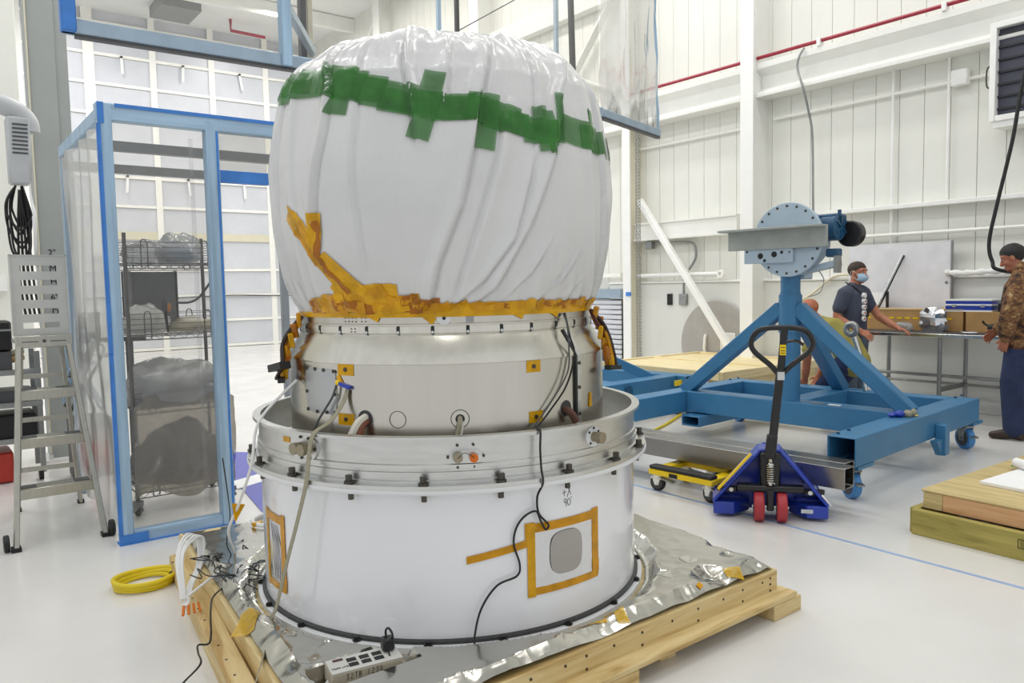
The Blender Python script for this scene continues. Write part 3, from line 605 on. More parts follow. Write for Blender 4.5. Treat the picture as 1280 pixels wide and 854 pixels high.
# long folds of the bag: lines (angle, height), how deep and how wide
FOLD = [([(-73, 2.47), (-79, 2.33), (-84, 2.24), (-87, 2.1), (-91, 1.95), (-98, 1.73), (-108, 1.5), (-115, 1.42)], .020, 2.4, 1),
        ([(-106, 2.45), (-111, 2.24), (-115, 2.0), (-118.5, 1.8), (-125.6, 1.58), (-128.8, 1.42)], .016, 1.9, 1),
        ([(-103, 2.2), (-107, 1.95), (-111, 1.78), (-120, 1.43)], .012, 2.2, -1), ([(-96, 2.0), (-103, 1.68), (-112, 1.52), (-122, 1.42)], .012, 1.8, 1),
        ([(-135.5, 2.5), (-133, 2.29), (-131, 2.18), (-129, 2.0)], .016, 1.8, -1), ([(-166, 2.5), (-159, 2.26), (-160, 2.1), (-163, 1.95), (-166, 1.7)], .016, 2.0, 1),
        ([(-70, 2.4), (-72, 2.0), (-66, 1.6), (-60, 1.42)], .012, 2.2, 1), ([(-60, 2.4), (-62, 2.0), (-58, 1.6), (-53, 1.42)], .012, 1.8, -1),
        ([(-150, 2.45), (-149, 2.2), (-150, 1.9), (-148, 1.55)], .008, 2.2, 1), ([(-175, 2.45), (-178, 2.1), (176, 1.9)], .012, 2.4, -1), ([(-90, 2.45), (-92, 2.25), (-95, 2.0)], .010, 2.0, -1),
        ([(-120, 2.47), (-121, 2.3), (-123, 2.1)], .010, 1.6, 1), ([(-88, 1.7), (-96, 1.55), (-106, 1.43)], .009, 1.6, 1), ([(-75, 1.65), (-84, 1.52), (-95, 1.43)], .008, 1.5, -1), ([(-68, 1.55), (-76, 1.47), (-84, 1.42)], .007, 1.3, 1),
        ([(-178, 1.85), (-170, 1.72), (-160, 1.55), (-150, 1.47)], .010, 2.5, -1)]
for k in range(26):
    a = -48+k*9.2+random.uniform(-2, 2); tl = random.uniform(-7, 7)
    FOLD.append(([(a, 2.5), (a+tl*.5, 2.1), (a+tl, 1.43)], random.uniform(.005, .013), random.uniform(1.5, 3), random.choice((1, -1))))
def fold_at(th, z):
    d = 0
    for ln, amp, wd, sg in FOLD:
        if not (ln[-1][1]-.02 <= z <= ln[0][1]+.02): continue
        for (a0, z0), (a1, z1) in zip(ln[:-1], ln[1:]):
            if z1 <= z <= z0:
                da = ((a1-a0+180) % 360)-180
                t = (z0-z)/(z0-z1); a = a0+da*t; x = ((th-a+180) % 360)-180
                e = min(1, (ln[0][1]+.02-z)/.12, (z-ln[-1][1]+.02)/.10)
                x *= sg
                if -wd*3.2 < x < wd*1.2:     # steep on one side, trailing off on the other
                    d += 1.35*amp*e*(math.exp(-(x/(wd*1.3))**2) if x < 0 else math.exp(-(x/(wd*.3))**2)) - amp*.8*e*math.exp(-((x-wd*.55)/(wd*.3))**2)
                break
    return d
def shroud_pt(th, s, off=0):
    r, z = prof(s); zc = min(z, 2.5)
    d = fold_at(th, zc) if r > .3 else 0
    p = Vector((cos(radians(th)), sin(radians(th)), z*1.3))
    d += .008*noise.noise(p*2.1)+.004*noise.noise(p*5)
    top = max(0, min(1, (z-2.3)/.15)); bot = max(0, min(1, (1.56-z)/.12))
    if top: d += top*(.022*noise.noise(Vector((p.x*5, p.y*5, z*7)))+.016*abs(noise.noise(Vector((p.x*12, p.y*12, z*9)))))
    if bot: d += bot*(.004*sin(radians(th)*46+3*noise.noise(p*4))+.004*noise.noise(p*9))
    d *= min(1, s/.05)
    # push along the profile normal
    r2, z2 = prof(s+.01); r1, z1 = prof(s-.01); nx, nz_ = (z2-z1), -(r2-r1); L = hypot(nx, nz_) or 1
    d = (d+off)/1
    rr = max(0, r+d*nx/L); zz = z+d*nz_/L
    if r < .5: rr = r; zz = z+(.02*noise.noise(Vector((p.x*r*9, p.y*r*9, 2)))+.012*noise.noise(Vector((p.x*r*22, p.y*r*22, 5))))*min(1, (.5-r)/.08+.3)+off
    return Vector((CX+rr*cos(radians(th)), CY+rr*sin(radians(th)), zz))
NT, NS = 560, 150; vs = []
for i in range(NT):
    for j in range(NS+1): vs.append(shroud_pt(-180+360*i/NT, SL[-1]*j/NS))
fs = []
for i in range(NT):
    A, B = i*(NS+1), ((i+1) % NT)*(NS+1)
    fs += [(A+j, B+j, B+j+1, A+j+1) for j in range(NS)]
sh = MB().add(vs, fs).build('plastic_shroud', M['shroud'], sharp=180)
tag(sh, 'white plastic sheet cover draped and taped over the top of the drum', 'cover')
def shroud_tape(path, width, m, off=.003, n=None, name='tape_strip', jag=0):
    # a strip of tape that follows the bag: path in (angle, height)
    pts = [Vector((radians(a)*.74, s_of_z(z), 0)) for a, z in path]
    L = sum((b-a).length for a, b in zip(pts[:-1], pts[1:])); n = n or max(3, int(L/.014)); out = []
    for k in range(n+1):
        d = L*k/n
        for a, b in zip(pts[:-1], pts[1:]):
            l = (b-a).length
            if d <= l+1e-6: out.append((a+(b-a)*(d/l), (b-a).normalized())); break
            d -= l
    W_ = max(2, int(width/.012)); vs = []; fs = []
    for k, (p, t) in enumerate(out):
        q = Vector((-t.y, t.x, 0))
        w_ = width*(1+jag*noise.noise(Vector((k*.35, p.x*9, 1))))
        for j in range(W_+1):
            e = p+q*w_*(j/W_-.5); vs.append(shroud_pt(math.degrees(e.x/.74), e.y, off+.0015*noise.noise(Vector((e.x*60, e.y*60, off*900)))))
    for k in range(len(out)-1):
        for j in range(W_): a = k*(W_+1)+j; fs.append((a, a+1, a+W_+2, a+W_+1))
    return MB().add(vs, fs).build(name, m, sh, sharp=180)
G = M['green']
shroud_tape([(161, 2.345), (179, 2.33), (192, 2.31)], .105, G, .004)
shroud_tape([(170, 2.31), (188, 2.30), (200, 2.285)], .11, G, .006)
shroud_tape([(-164, 2.31), (-154, 2.27), (-146, 2.245)], .125, G, .005); shroud_tape([(-158, 2.285), (-148, 2.25), (-139, 2.225)], .10, G, .007)
shroud_tape([(-158, 2.255), (-154, 2.245), (-150, 2.235)], .19, G, .0045)
shroud_tape([(-147, 2.235), (-138, 2.205), (-130, 2.18)], .11, G, .0055); shroud_tape([(-141, 2.195), (-134, 2.175), (-127, 2.155)], .09, G, .0075)
shroud_tape([(-131, 2.172), (-122, 2.155), (-113, 2.155)], .10, G, .005); shroud_tape([(-126, 2.145), (-117, 2.15), (-110, 2.14)], .09, G, .0065)
shroud_tape([(-124.3, 2.285), (-127, 2.16), (-129.8, 2.035)], .085, G, .0085)
shroud_tape([(-116, 2.165), (-108, 2.135), (-100, 2.11)], .105, G, .005); shroud_tape([(-111, 2.125), (-104, 2.105), (-97, 2.10)], .085, G, .0075)
shroud_tape([(-108.6, 2.21), (-110, 2.1), (-111.3, 2.0)], .075, G, .0085)
shroud_tape([(-102, 2.11), (-96, 2.09), (-88, 2.085)], .09, G, .0055); shroud_tape([(-99, 2.075), (-93, 2.07), (-87, 2.09)], .08, G, .0075)
shroud_tape([(-93.4, 2.178), (-92.8, 2.09), (-92.2, 2.005)], .06, G, .0085); shroud_tape([(-90.5, 2.165), (-90, 2.08), (-89.5, 2.0)], .05, G, .0065)
shroud_tape([(-86.5, 2.12), (-80, 2.105), (-72, 2.095), (-64, 2.09)], .115, G, .005); shroud_tape([(-76, 2.09), (-66, 2.09), (-54, 2.09)], .095, G, .0065)
shroud_tape([(-84.5, 2.235), (-85.6, 2.14), (-86.6, 2.05)], .06, G, .0085); shroud_tape([(-69, 2.21), (-69, 2.11)], .045, G, .0085); shroud_tape([(-58, 2.15), (-57, 2.03)], .05, G, .0085); shroud_tape([(-50, 2.09), (-30, 2.1)], .1, G, .005)
A_, AD, YT = M['amber'], M['amber_dark'], M['yellow_tape']
shroud_tape([(-178, 1.81), (-171, 1.735), (-166, 1.665)], .075, YT, .004); shroud_tape([(-173, 1.75), (-168, 1.68), (-164.5, 1.61)], .07, A_, .0055)
shroud_tape([(-164, 1.795), (-164.5, 1.72), (-166, 1.65)], .065, YT, .0065); shroud_tape([(-163.6, 1.765), (-163.5, 1.70), (-164.2, 1.63), (-162, 1.57)], .03, AD, .008, jag=.6)
shroud_tape([(-168, 1.66), (-161.5, 1.575), (-156, 1.50)], .06, YT, .0045); shroud_tape([(-163, 1.63), (-156, 1.555), (-149, 1.48)], .05, YT, .0065)
shroud_tape([(-164, 1.62), (-159, 1.55), (-154.5, 1.49)], .028, AD, .008, jag=.6); shroud_tape([(-160, 1.535), (-157, 1.50)], .08, YT, .0055)
for z_, w_, a_, b_, m_ in ((1.437, .06, -177, -137, A_), (1.462, .06, -168, -138, YT), (1.485, .05, -161, -141, A_), (1.50, .035, -152, -138, YT), (1.425, .03, -178, -134, AD)): shroud_tape([(a_, z_-.012), ((a_+b_)/2, z_+.004), (b_, z_-.002)], w_, m_, .0032+.0003*(z_ > 1.45), jag=.35)
shroud_tape([(-131, 1.425), (-100, 1.428), (-70, 1.424), (-46, 1.42)], .034, A_, .0035, jag=.4); shroud_tape([(-129, 1.412), (-90, 1.414), (-46, 1.41)], .02, YT, .0037)
for k in range(34):
    a0 = -176+k*1.45+random.uniform(-1.5, 1.5); env = sin(pi*min(1, max(0, (k+4)/38)))**.6; z = 1.418+random.uniform(0, .062)*env
    ln = random.uniform(3, 7); dz = random.uniform(-.025, .03)*env
    shroud_tape([(a0, z), (a0+ln*.5, z+dz*.4), (a0+ln, max(1.415, z+dz))], random.uniform(.03, .055), random.choice((A_, A_, AD, YT)), .004+.0003*(k % 14), jag=.3)
for k in range(44):
    a0 = -131+k*2.15+random.uniform(-1, 1); z = 1.418+random.uniform(0, .018)
    shroud_tape([(a0, z), (a0+3.5, z+random.uniform(-.008, .012))], random.uniform(.018, .042), random.choice((A_, A_, AD, YT)), .004+.0003*(k % 12), jag=.6)
for k in range(16):
    a0 = 168+k*.0; th0 = -180+k*.0
b = MB(); b.lathe([(.6655, 1.388), (.668, 1.395), (.668, 1.408), (.662, 1.415)], (CX, CY), 90, radians(160), radians(330)); b.build('tape_band', YT, sh)
for th in (-131, -126, -150, -100, -84):
    pl_ = MB().bar(Vector((CX, CY, 0))+pol(.664, th, 1.405), Vector((CX, CY, 0))+pol(.664, th+4, 1.383 if th != -131 else 1.37), .028, .002, pol(1, th, 0)).build('tape_strip', YT, sh)
# ================================================================== pallet and what lies on it
def board(name, m, parent, a, b, w, h, up=(0, 0, 1), bev=.004):
    a = Vector(a); b = Vector(b); d = (b-a); L = d.length; d.normalize(); u = Vector(up); sd = d.cross(u).normalized()
    sd = -sd; u = d.cross(sd)
    o = MB().box((0, 0, 0), (L, w, h)).build(name, m, None, bev=bev)
    Mx = Matrix((d, sd, u)).transposed().to_4x4(); Mx.translation = (a+b)/2
    if parent: o.parent = parent
    o.matrix_local = Mx
    return o
FL, FR, BR, BL = Vector((.83, 2.0, 0)), Vector((3.05, 2.02, 0)), Vector((3.24, 4.2, 0)), Vector((1.06, 4.42, 0))
wp_ = root('wooden_pallet', 'pine pallet with foil covered deck under the white cylinder', 'pallet')
def at2(u, v, z): p = FL.lerp(FR, u).lerp(BL.lerp(BR, u), v); return Vector((p.x, p.y, z))
# deck frame: tall boards on edge round the top
Wd = M['wood']
board('front_board', Wd, wp_, at2(0, .012, .127), at2(1, .012, .127), .05, .112)
board('back_board', Wd, wp_, at2(0, .988, .127), at2(1, .988, .127), .05, .112)
board('side_board', Wd, wp_, at2(.012, .03, .127), at2(.012, .97, .127), .055, .112)
board('side_board', Wd, wp_, at2(.988, .03, .127), at2(.988, .97, .127), .055, .112)
MB().add([at2(u, v, z) for z in (.165, .172) for u, v in ((.02, .02), (.98, .02), (.98, .98), (.02, .98))], [(3, 2, 1, 0), (4, 5, 6, 7), (0, 1, 5, 4), (1, 2, 6, 5), (2, 3, 7, 6), (3, 0, 4, 7)]).build('deck_sheet', M['wood_top'], wp_)
# lower runner boards: front one sticks out to the right, left one stands proud of the side
board('bottom_board', Wd, wp_, at2(-.02, -.012, .082), at2(1.02, -.012, .082), .10, .024)
board('runner', Wd, wp_, at2(-.032, -.02, .05), at2(-.01, .965, .05), .085, .10)
board('runner', Wd, wp_, at2(1.0, .0, .035), at2(1.0, .98, .035), .09, .07)
for u in (.33, .66): board('runner', Wd, wp_, at2(u, .0, .035), at2(u, .98, .035), .09, .07)
board('foot_block', Wd, wp_, at2(.94, -.012, .035), at2(1.035, -.012, .035), .10, .07)
board('foot_block', Wd, wp_, at2(.42, -.012, .035), at2(.55, -.012, .035), .10, .07)
nl = None
for k in range(14):
    u = .06+k*.068+random.uniform(-.015, .015)
    for z in ((.15,) if k % 2 else (.155, .105)):
        p = at2(u, .0005, z); 
        if nl is None: nl = MB().cyl((0, .004, 0), (0, -.0015, 0), .0055, 7).build('nail', M['dark_steel'], wp_, p)
        else: share(nl, wp_, p)
for k in range(15):
    p = at2(-.03, .1+.058*k, .1); c = share(nl, wp_, p); c.rotation_euler = (-pi/2, 0, 0)
for k in range(9):
    p = at2(-.0, .12+.09*k, .15); c = share(nl, wp_, p+Vector((.004, 0, 0))); c.rotation_euler = (0, 0, -pi/2)
for k in range(3):
    p = at2(.975, -.0, .10+.028*k); share(nl, wp_, p)
# crinkled foil over the deck
rf = random.Random(3); FOLDS = []
for k in range(20):
    a = rf.uniform(0, pi); FOLDS.append((cos(a), sin(a), rf.uniform(2.2, 7.5), rf.uniform(0, 9), rf.uniform(.6, 1)))
def crinkle(x, y):
    h = 0; n1 = noise.noise(Vector((x*1.3, y*1.3, 4)))*.5; n2 = noise.noise(Vector((x*1.3, y*1.3, 8)))*.5
    for k, (c, s, f, ph, am) in enumerate(FOLDS):
        t = (x*c+y*s)*f+ph+n1*1.2+n2*(k % 3); t = t-math.floor(t); g = max(0, noise.noise(Vector((x*1.1+k*7, y*1.1, k)))+.25)
        h += am*g*(abs(t-.5)*2)/f
    return h
PLEATS = (((1.02, 3.88), (1.6, 4.25), .035, .05), ((1.2, 3.1), (1.03, 2.9), .02, .05), ((1.02, 2.75), (1.42, 2.42), .02, .02), ((1.3, 2.28), (1.6, 2.16), .018, .018), ((1.15, 3.75), (1.1, 3.35), .02, .05))
def foil_z(x, y):
    d = hypot(x-CX, y-CY); v = (y-2.0)/2.2; u = (x-.83-.2*v)/2.21; e = max(0, min(1, u/.04, (1-u)/.04, v/.04, (1-v)/.04))
    flat = max(0, min(1, (d-.91)/.06)); h = -.006
    if d >= .9:
        sx_, sy_ = x-1.13, y-2.335; near = max(0, min(1, (max(abs(sx_)/.15, abs(sy_)/.07)-1)/.3))
        h = .13*crinkle(x, y)*max(.12, flat)*max(.1, e)*near
        for (ax, ay), (bx_, by_), am, w in PLEATS:
            ex, ey = bx_-ax, by_-ay; t = max(0, min(1, ((x-ax)*ex+(y-ay)*ey)/(ex*ex+ey*ey))); h += am*max(0, 1-hypot(x-ax-ex*t, y-ay-ey*t)/w)*min(1, e+.2)*near
    return .176+min(h, .06)
NX = 260; vs = []; fs = []
for i in range(NX+1):
    for j in range(NX+1):
        p = at2(.008+i/NX*.984, .008+j/NX*.984, 0); vs.append((p.x, p.y, foil_z(p.x, p.y)))
for i in range(NX):
    for j in range(NX): a = i*(NX+1)+j; fs.append((a, a+NX+1, a+NX+2, a+1))
foil = MB().add(vs, fs).build('foil_sheet', M['foil'], sharp=24)
tag(foil, 'crinkled silver foil sheet spread over the pallet deck', 'foil')
fc = MB()
for e0, e1, nn in (((0, 0), (1, 0), (0, -1, 0)),):
    pass
def foil_tape(c, ang, L_, w, m=M['foil_tape']):
    b = MB(); vs = []; n = 16; d = Vector((cos(ang), sin(ang), 0)); q = Vector((-d.y, d.x, 0))
    for i in range(n+1):
        for j in range(6):
            p = Vector((c[0], c[1], 0))+d*L_*(i/n-.5)+q*w*(j/5-.5); vs.append((p.x, p.y, foil_z(p.x, p.y)+.004))
    b.add(vs, [(i*6+j, i*6+j+1, i*6+j+7, i*6+j+6) for i in range(n) for j in range(5)]); return b.build('tape_strip', m, foil)
foil_tape((1.96, 2.11), -.2, .13, .06); foil_tape((2.10, 2.105), 1.25, .14, .05); foil_tape((2.78, 2.06), -.5, .08, .05)
foil_tape((.95, 2.98), 1.0, .16, .09); foil_tape((2.55, 2.06), .3, .03, .02, M['amber']); foil_tape((1.74, 2.15), .8, .05, .03, M['amber_dark'])
# power strip
st = root('power_strip', 'putty coloured metal power strip with black sockets at the front of the pallet', 'power strip', (1.13, 2.335, .19), radians(-9))
b = MB(); b.prism([(-.045, 0), (.045, 0), (.045, .06), (-.045, .052)], 'x', -.124, .124); b.build('housing', mat('putty_enamel', 'b3aa97', .45, var=.04), st, bev=.004)
top = MB().prism([(-.044, .0525), (.044, .0605), (.044, .0625), (-.044, .0545)], 'x', -.122, .122).build('top_plate', mat('light_grey_enamel', 'cbcac4', .45, var=.03), st)
sk = None
for k in range(3):
    for j in (0, 1):
        p = (-.04+.044*k, -.014+.03*j, .0575+.0027*j); 
        if sk is None: sk = MB().box((0, 0, 0), (.033, .022, .003)).build('socket', M['black'], st, p, (.09, 0, 0), bev=.001)
        else: c = share(sk, st, p)
        MB().box((p[0]-.0, p[1]+(.015 if j == 0 else 0), p[2]), (.009, .012, .002)).build('ground_pin', M['black'], st) if j == 0 else None
MB().box((-.083, .03, .0615), (.034, .012, .004)).build('switch', mat('dark_red_switch', '4a1a20', .3), st, rot=None)
text('TRIPP LITE', .0125, M['ink'], st, (-.088, -.018, .0572), (.09, 0, 0))
hw = MB(); 
GL = {'3': [[(0, .9), (.5, 1), (.6, .75), (.2, .55), (.6, .3), (.4, 0), (0, .08)]], '2': [[(0, .8), (.3, 1), (.6, .75), (0, .05), (.65, 0)]], 'T': [[(0, 1), (.7, 1)], [(.35, 1), (.35, 0)]],
      'B': [[(0, 0), (0, 1), (.5, .9), (.5, .6), (0, .52), (.6, .4), (.5, .05), (0, 0)]], '1': [[(.2, 0), (.3, 1)]], '0': [[(.3, 1), (0, .5), (.25, 0), (.6, .4), (.3, 1)]]}
x0 = -.075
for ch in '32TB 1230':
    if ch != ' ':
        for ln in GL[ch]:
            for a, c in zip(ln[:-1], ln[1:]): hw.bar((x0+a[0]*.013, -.0458, .026+a[1]*.019), (x0+c[0]*.013, -.0458, .026+c[1]*.019), .0016, .0006, (0, 1, 0))
    x0 += .0145
hw.build('handwriting', M['ink'], st)
pa = root('power_adapter', 'black plug in power adapter standing in the power strip', 'adapter', (1.222, 2.335, .252), radians(-9))
MB().box((0, .005, .022), (.042, .04, .045)).build('body', M['black_gloss'], pa, bev=.006)
MB().tube(spl([(0, .02, .04), (.0, .02, .062), (.008, .015, .07), (.014, .0, .06), (.014, -.012, .045)], 5), .004, 6).build('cord', M['black'], pa)
MB().tube(spl([(-.005, -.016, .005), (-.007, -.05, -.02), (.0, -.056, -.05), (.01, -.07, -.06)], 5), .003, 6).build('cord', M['black'], pa)
tag(MB().tube(spl([(1.01, 2.36, .2), (.97, 2.33, .195), (.9, 2.28, .2), (.82, 2.2, .19)], 6), .006, 6).build('extension_lead', M['white_plastic']), 'pale power cord leaving the left end of the power strip', 'cord')
# long black lead
P0 = Vector((CX, CY, 0))
lead = [pol(.668, -76.5, 1.385), pol(.70, -78.6, 1.335), pol(.725, -80, 1.29), pol(.735, -79, 1.22), pol(.735, -83, 1.10), pol(.735, -91, 1.0), pol(.76, -97, .95), pol(.82, -100, .955), pol(.884, -100.8, .97), pol(.888, -101, .90), pol(.90, -101.2, .83), pol(.914, -101.3, .78), pol(.874, -101.5, .72), pol(.868, -101, .655), pol(.868, -98.3, .605), pol(.872, -99.3, .59), pol(.877, -100.8, .627), pol(.872, -101.9, .665), pol(.866, -104.8, .65), pol(.864, -107, .609), pol(.864, -107.7, .55), pol(.866, -106.3, .472), pol(.868, -107.2, .43), pol(.872, -112.4, .405), pol(.88, -116.5, .325), pol(.91, -118.4, .23)]
lead = [p+P0 for p in lead]+[Vector((1.5, 2.2, .205)), Vector((1.44, 2.15, .2)), Vector((1.36, 2.13, .2)), Vector((1.28, 2.16, .2))]
tag(MB().tube(spl(lead, 7), .0042, 6).build('sensor_cable', M['black']), 'long thin black cable running down drum and white cylinder to the pallet', 'cable')
l2 = [P0+p for p in (pol(.668, -77.5, 1.385), pol(.705, -79.5, 1.34), pol(.73, -81.2, 1.25), pol(.74, -83, 1.15), pol(.735, -90, 1.04), pol(.74, -97, .95))]
tag(MB().tube(spl(l2, 7), .0035, 6).build('sensor_cable', M['grey_dark']), 'grey twin lead beside the black cable on the drum', 'cable')
MB_ = MB().box((0, 0, 0), (.03, .04, .045))
# white rope and hose, coils, loops
rope = [P0+pol(.73, 178, 1.13), P0+pol(.88, 175.5, .97), P0+pol(.93, 178, .80), Vector((1.02, 3.25, .60)), Vector((1.02, 3.4, .45)), Vector((1.15, 3.75, .22)), Vector((1.05, 3.62, .215)), Vector((.84, 3.42, .2))]
tag(MB().tube(spl(rope, 8), .006, 6).build('tether_cord', M['white_plastic']), 'thin white cord tied from the drum past the ring to the pallet', 'cord')
fl = tag(MB().prism([(-.025, .035), (.03, .02), (-.015, -.05)], 'y', -.002, .002).build('tape_flag', M['yellow_tape'], None, (1.025, 3.27, .575), None), 'amber tape flag on the white cord left of the cylinder', 'tape')
tag(MB().tube(spl([(.98, 3.3, .80), (1.04, 3.45, .6), (1.09, 3.6, .45), (1.1, 3.7, .3), (1.15, 3.75, .2)], 8), .003, 5).build('thin_wire', M['black']), 'thin black wire hanging beside the white cord', 'wire')
ho = root('hose_coil', 'white plastic hose coil lying on the back left of the foil', 'hose', (1.5, 4.12, .195))
for k in range(3): MB().tube([((.13+.012*(k % 2))*cos(t), (.13+.012*(k % 2))*sin(t), .014+.02*k) for t in [2*pi*i/32 for i in range(32)]], .012, 8, closed=True).build('turn', M['white_plastic'], ho)
MB().box((-.12, -.03, .03), (.05, .03, .07)).build('tape', M['yellow_tape'], ho)
lo = root('cord_loops', 'white cord loops with orange ends hung over the left pallet edge', 'cord', (.96, 3.75, 0))
for k in range(4):
    o_ = k*.014+random.uniform(-.006, .006); MB().tube(spl([(-.12+o_*.4, -.24, .16), (-.10+o_*.7, -.1, .30), (-.02+o_, .06, .35-.01*k), (.05+o_*.8, .12, .30), (.03+o_*.6, .06, .2), (-.06+o_*.5, -.12, .17), (-.12+o_*.4, -.27, .135)], 7), .007, 6).build('loop', M['white_plastic'], lo)
for k in range(4): MB().tube([(-.12+.02*k, -.27, .14), (-.135+.024*k, -.31, .115)], .006, 6).build('cord_end', mat('orange_end', 'd8741c', .5) if k == 0 else bpy.data.materials['orange_end'], lo)
tangle = root('wire_tangle', 'tangle of thin black wires on the foil left of the cylinder', 'wire', (1.05, 3.55, .215))
for k in range(9):
    pts = []; x, y = random.uniform(-.02, .12), random.uniform(-.15, .3)
    for i in range(6): pts.append((x, y, random.uniform(0, .03))); x += random.uniform(-.09, .09); y += random.uniform(-.12, .12)
    MB().tube(spl(pts, 6), .003, 5).build('wire', M['black'], tangle)
tag(MB().tube(spl([(1.02, 3.45, .2), (.93, 3.35, .2), (.88, 3.22, .19), (.84, 3.1, .12), (.8, 3.12, .11), (.78, 3.05, .11), (.76, 2.95, .11), (.72, 3.05, .01), (.70, 3.0, .008), (.74, 2.9, .008)], 7), .004, 6).build('loose_wire', M['black']), 'loose black wire trailing over the left pallet board to the floor', 'wire')
# yellow cable coil on the floor
yc = root('yellow_cable', 'coiled thick yellow cable on the floor left of the pallet', 'cable', (.84, 4.25, 0))
for k in range(3):
    MB().tube(spl([((.135+.008*(k-1))*cos(t)*1.05+.004*k, (.115+.006*(k-1))*sin(t), .012+.018*k+.004*sin(t*2+k)) for t in [2*pi*i/14 for i in range(14)]], 3, True), .0115, 8, closed=True).build('turn', M['yellow_cable'], yc)
MB().tube(spl([(.14, .0, .03), (.16, .07, .04), (.17, .14, .05), (.2, .18, .06)], 5), .0115, 8).build('tail', M['yellow_cable'], yc); MB().tube(spl([(.13, -.01, .035), (.135, -.06, .03), (.15, -.12, .025)], 5), .013, 8).build('plug', M['black'], yc); MB().cyl((.15, -.12, .025), (.153, -.15, .025), .011, 10).build('plug_tip', M['chrome'], yc)
# blue mat on the floor behind
mt_ = tag(MB().prism([(2.22, 7.3), (2.5, 7.0), (2.62, 5.9), (2.2, 4.75), (1.76, 5.06), (1.92, 6.2)], 'z', .001, .006).build('floor_mat', M['tarp']), 'royal blue plastic mat with white stripe on the floor behind the cylinder', 'mat')
MB().prism([(1.84, 5.86), (2.62, 6.2), (2.63, 6.45), (1.88, 6.12)], 'z', .006, .008).build('stripe', M['paper'], mt_)
# ================================================================== blue stands
SA = radians(4.5)
def rect_tube(a, b, w, h, m, name, parent, t=.012, open_ends=True, up=(0, 0, 1)):
    a = Vector(a); b = Vector(b); d = (b-a); L = d.length; d.normalize(); sd = Vector(up).cross(d).normalized(); u = d.cross(sd); vs = []
    for e in (a, b):
        for k in (1, (1-2*t/w)):
            for x, y in ((-1, -1), (1, -1), (1, 1), (-1, 1)):
                kk = k if k == 1 else None
                vs.append(e+sd*x*(w/2-(0 if k == 1 else t))+u*y*(h/2-(0 if k == 1 else t)))
    fs = []
    for i in range(4):
        j = (i+1) % 4
        fs += [(i, j, 8+j, 8+i), (4+j, 4+i, 12+i, 12+j), (j, i, 4+i, 4+j), (8+i, 8+j, 12+j, 12+i)]
    return MB().add(vs, fs).build(name, m, parent, bev=.008)
def caster(parent, x, y, top, r=.095, rz=0, wm=None, w=.06, fm=None):
    wm = wm or M['blue_wheel']
    c = bpy.data.objects.new('caster', None); COL.objects.link(c); c.parent = parent; c.location = (x, y, 0); c.rotation_euler = (0, 0, rz)
    b = MB().cyl((0, -w/2, r), (0, w/2, r), r, 28); b.build('tread', wm, c, bev=.006)
    MB().cyl((0, -w/2-.003, r), (0, w/2+.003, r), r*.72, 22).build('hub', M['grey_dark'], c)
    f = MB(); q_ = r/.095
    for s in (-1, 1): f.prism([(-.025*q_, r-.02*q_), (.02*q_, r-.02*q_), (.06*q_, top-.03*q_), (-.05*q_, top-.03*q_)], 'y', s*(w/2+.008)-.004, s*(w/2+.008)+.004)
    f.bx(-.06*q_, .07*q_, -w/2-.012, w/2+.012, top-.034, top-.022); f.cyl((0, -w/2-.02, r), (0, w/2+.02, r), .012, 8); f.cyl((0, 0, top-.03), (0, 0, top), .035, 12); f.build('fork', fm or M['steel'], c)
    MB().bar((.02, 0, r+.05), (-.13, 0, r+.02), .05, .012).build('brake_lever', M['steel'], c)
    return c
sx = root('trunnion_stand', 'blue steel stand with round faceplate and grey beam, nearest the pallet jack', 'stand', (6.06, 3.9, 0), SA, 'blue steel stands')
B_ = M['blue']; zc = .35; h = .2
rect_tube((-1.28, -1.06, zc), (1.12, -1.06, zc), .2, h, B_, 'front_outrigger', sx)
rect_tube((-1.52, 1.12, zc), (1.1, 1.12, zc), .2, h, B_, 'rear_outrigger', sx)
rect_tube((0, -.96, zc), (0, 1.02, zc), .2, h, B_, 'cross_beam', sx)
rect_tube((1.0, -.96, zc), (1.0, 1.02, zc), .18, h, B_, 'cross_beam', sx)
rect_tube((.1, 0, zc), (.91, 0, zc), .2, h, B_, 'cross_beam', sx)
for y in (.88, -.62): rect_tube((-.24, y, .19), (1.15, y, .19), .2, .1, B_, 'fork_pocket', sx)
MB().cyl((0, 0, .40), (0, 0, 1.40), .088, 32).cyl((0, 0, 1.05), (0, 0, 1.38), .098, 32).build('post', B_, sx)
MB().cyl((0, 0, 1.38), (0, 0, 1.55), .083, 28).build('post_head', B_, sx)
for a, b2 in (((0, .07, 1.27), (.0, 1.1, .44)), ((0, -.07, 1.27), (0, -1.02, .44)), ((.07, 0, 1.27), (1.0, 0, .44))):
    MB().bar(a, b2, .12, .12).build('brace', B_, sx, bev=.01)
for x, y in ((.1, -1.17), (.2, 1.24)):
    MB().prism([(-.13, .25), (.06, .25), (.06, .12), (-.0, .12)], 'y', y-.05, y+.0).build('jack_leg', B_, sx, (x, 0, 0)); MB().bx(x+.0, x+.09, y-.07, y+.01, .12, .36).build('jack_leg', B_, sx, bev=.006)
for x, y in ((-1.12, -1.06), (1.1, -1.06), (-1.35, 1.12), (1.0, 1.12)):
    MB().bx(x-.12, x+.12, y-.1, y+.1, .225, .25).build('caster_plate', B_, sx); caster(sx, x, y, .225, rz=random.uniform(-.5, .5)+1.1)
    for q in (-.08, .08): MB().cyl((x+q, y+.06, .45), (x+q, y+.06, .463), .012, 6).build('bolt', M['blue_gear'], sx)
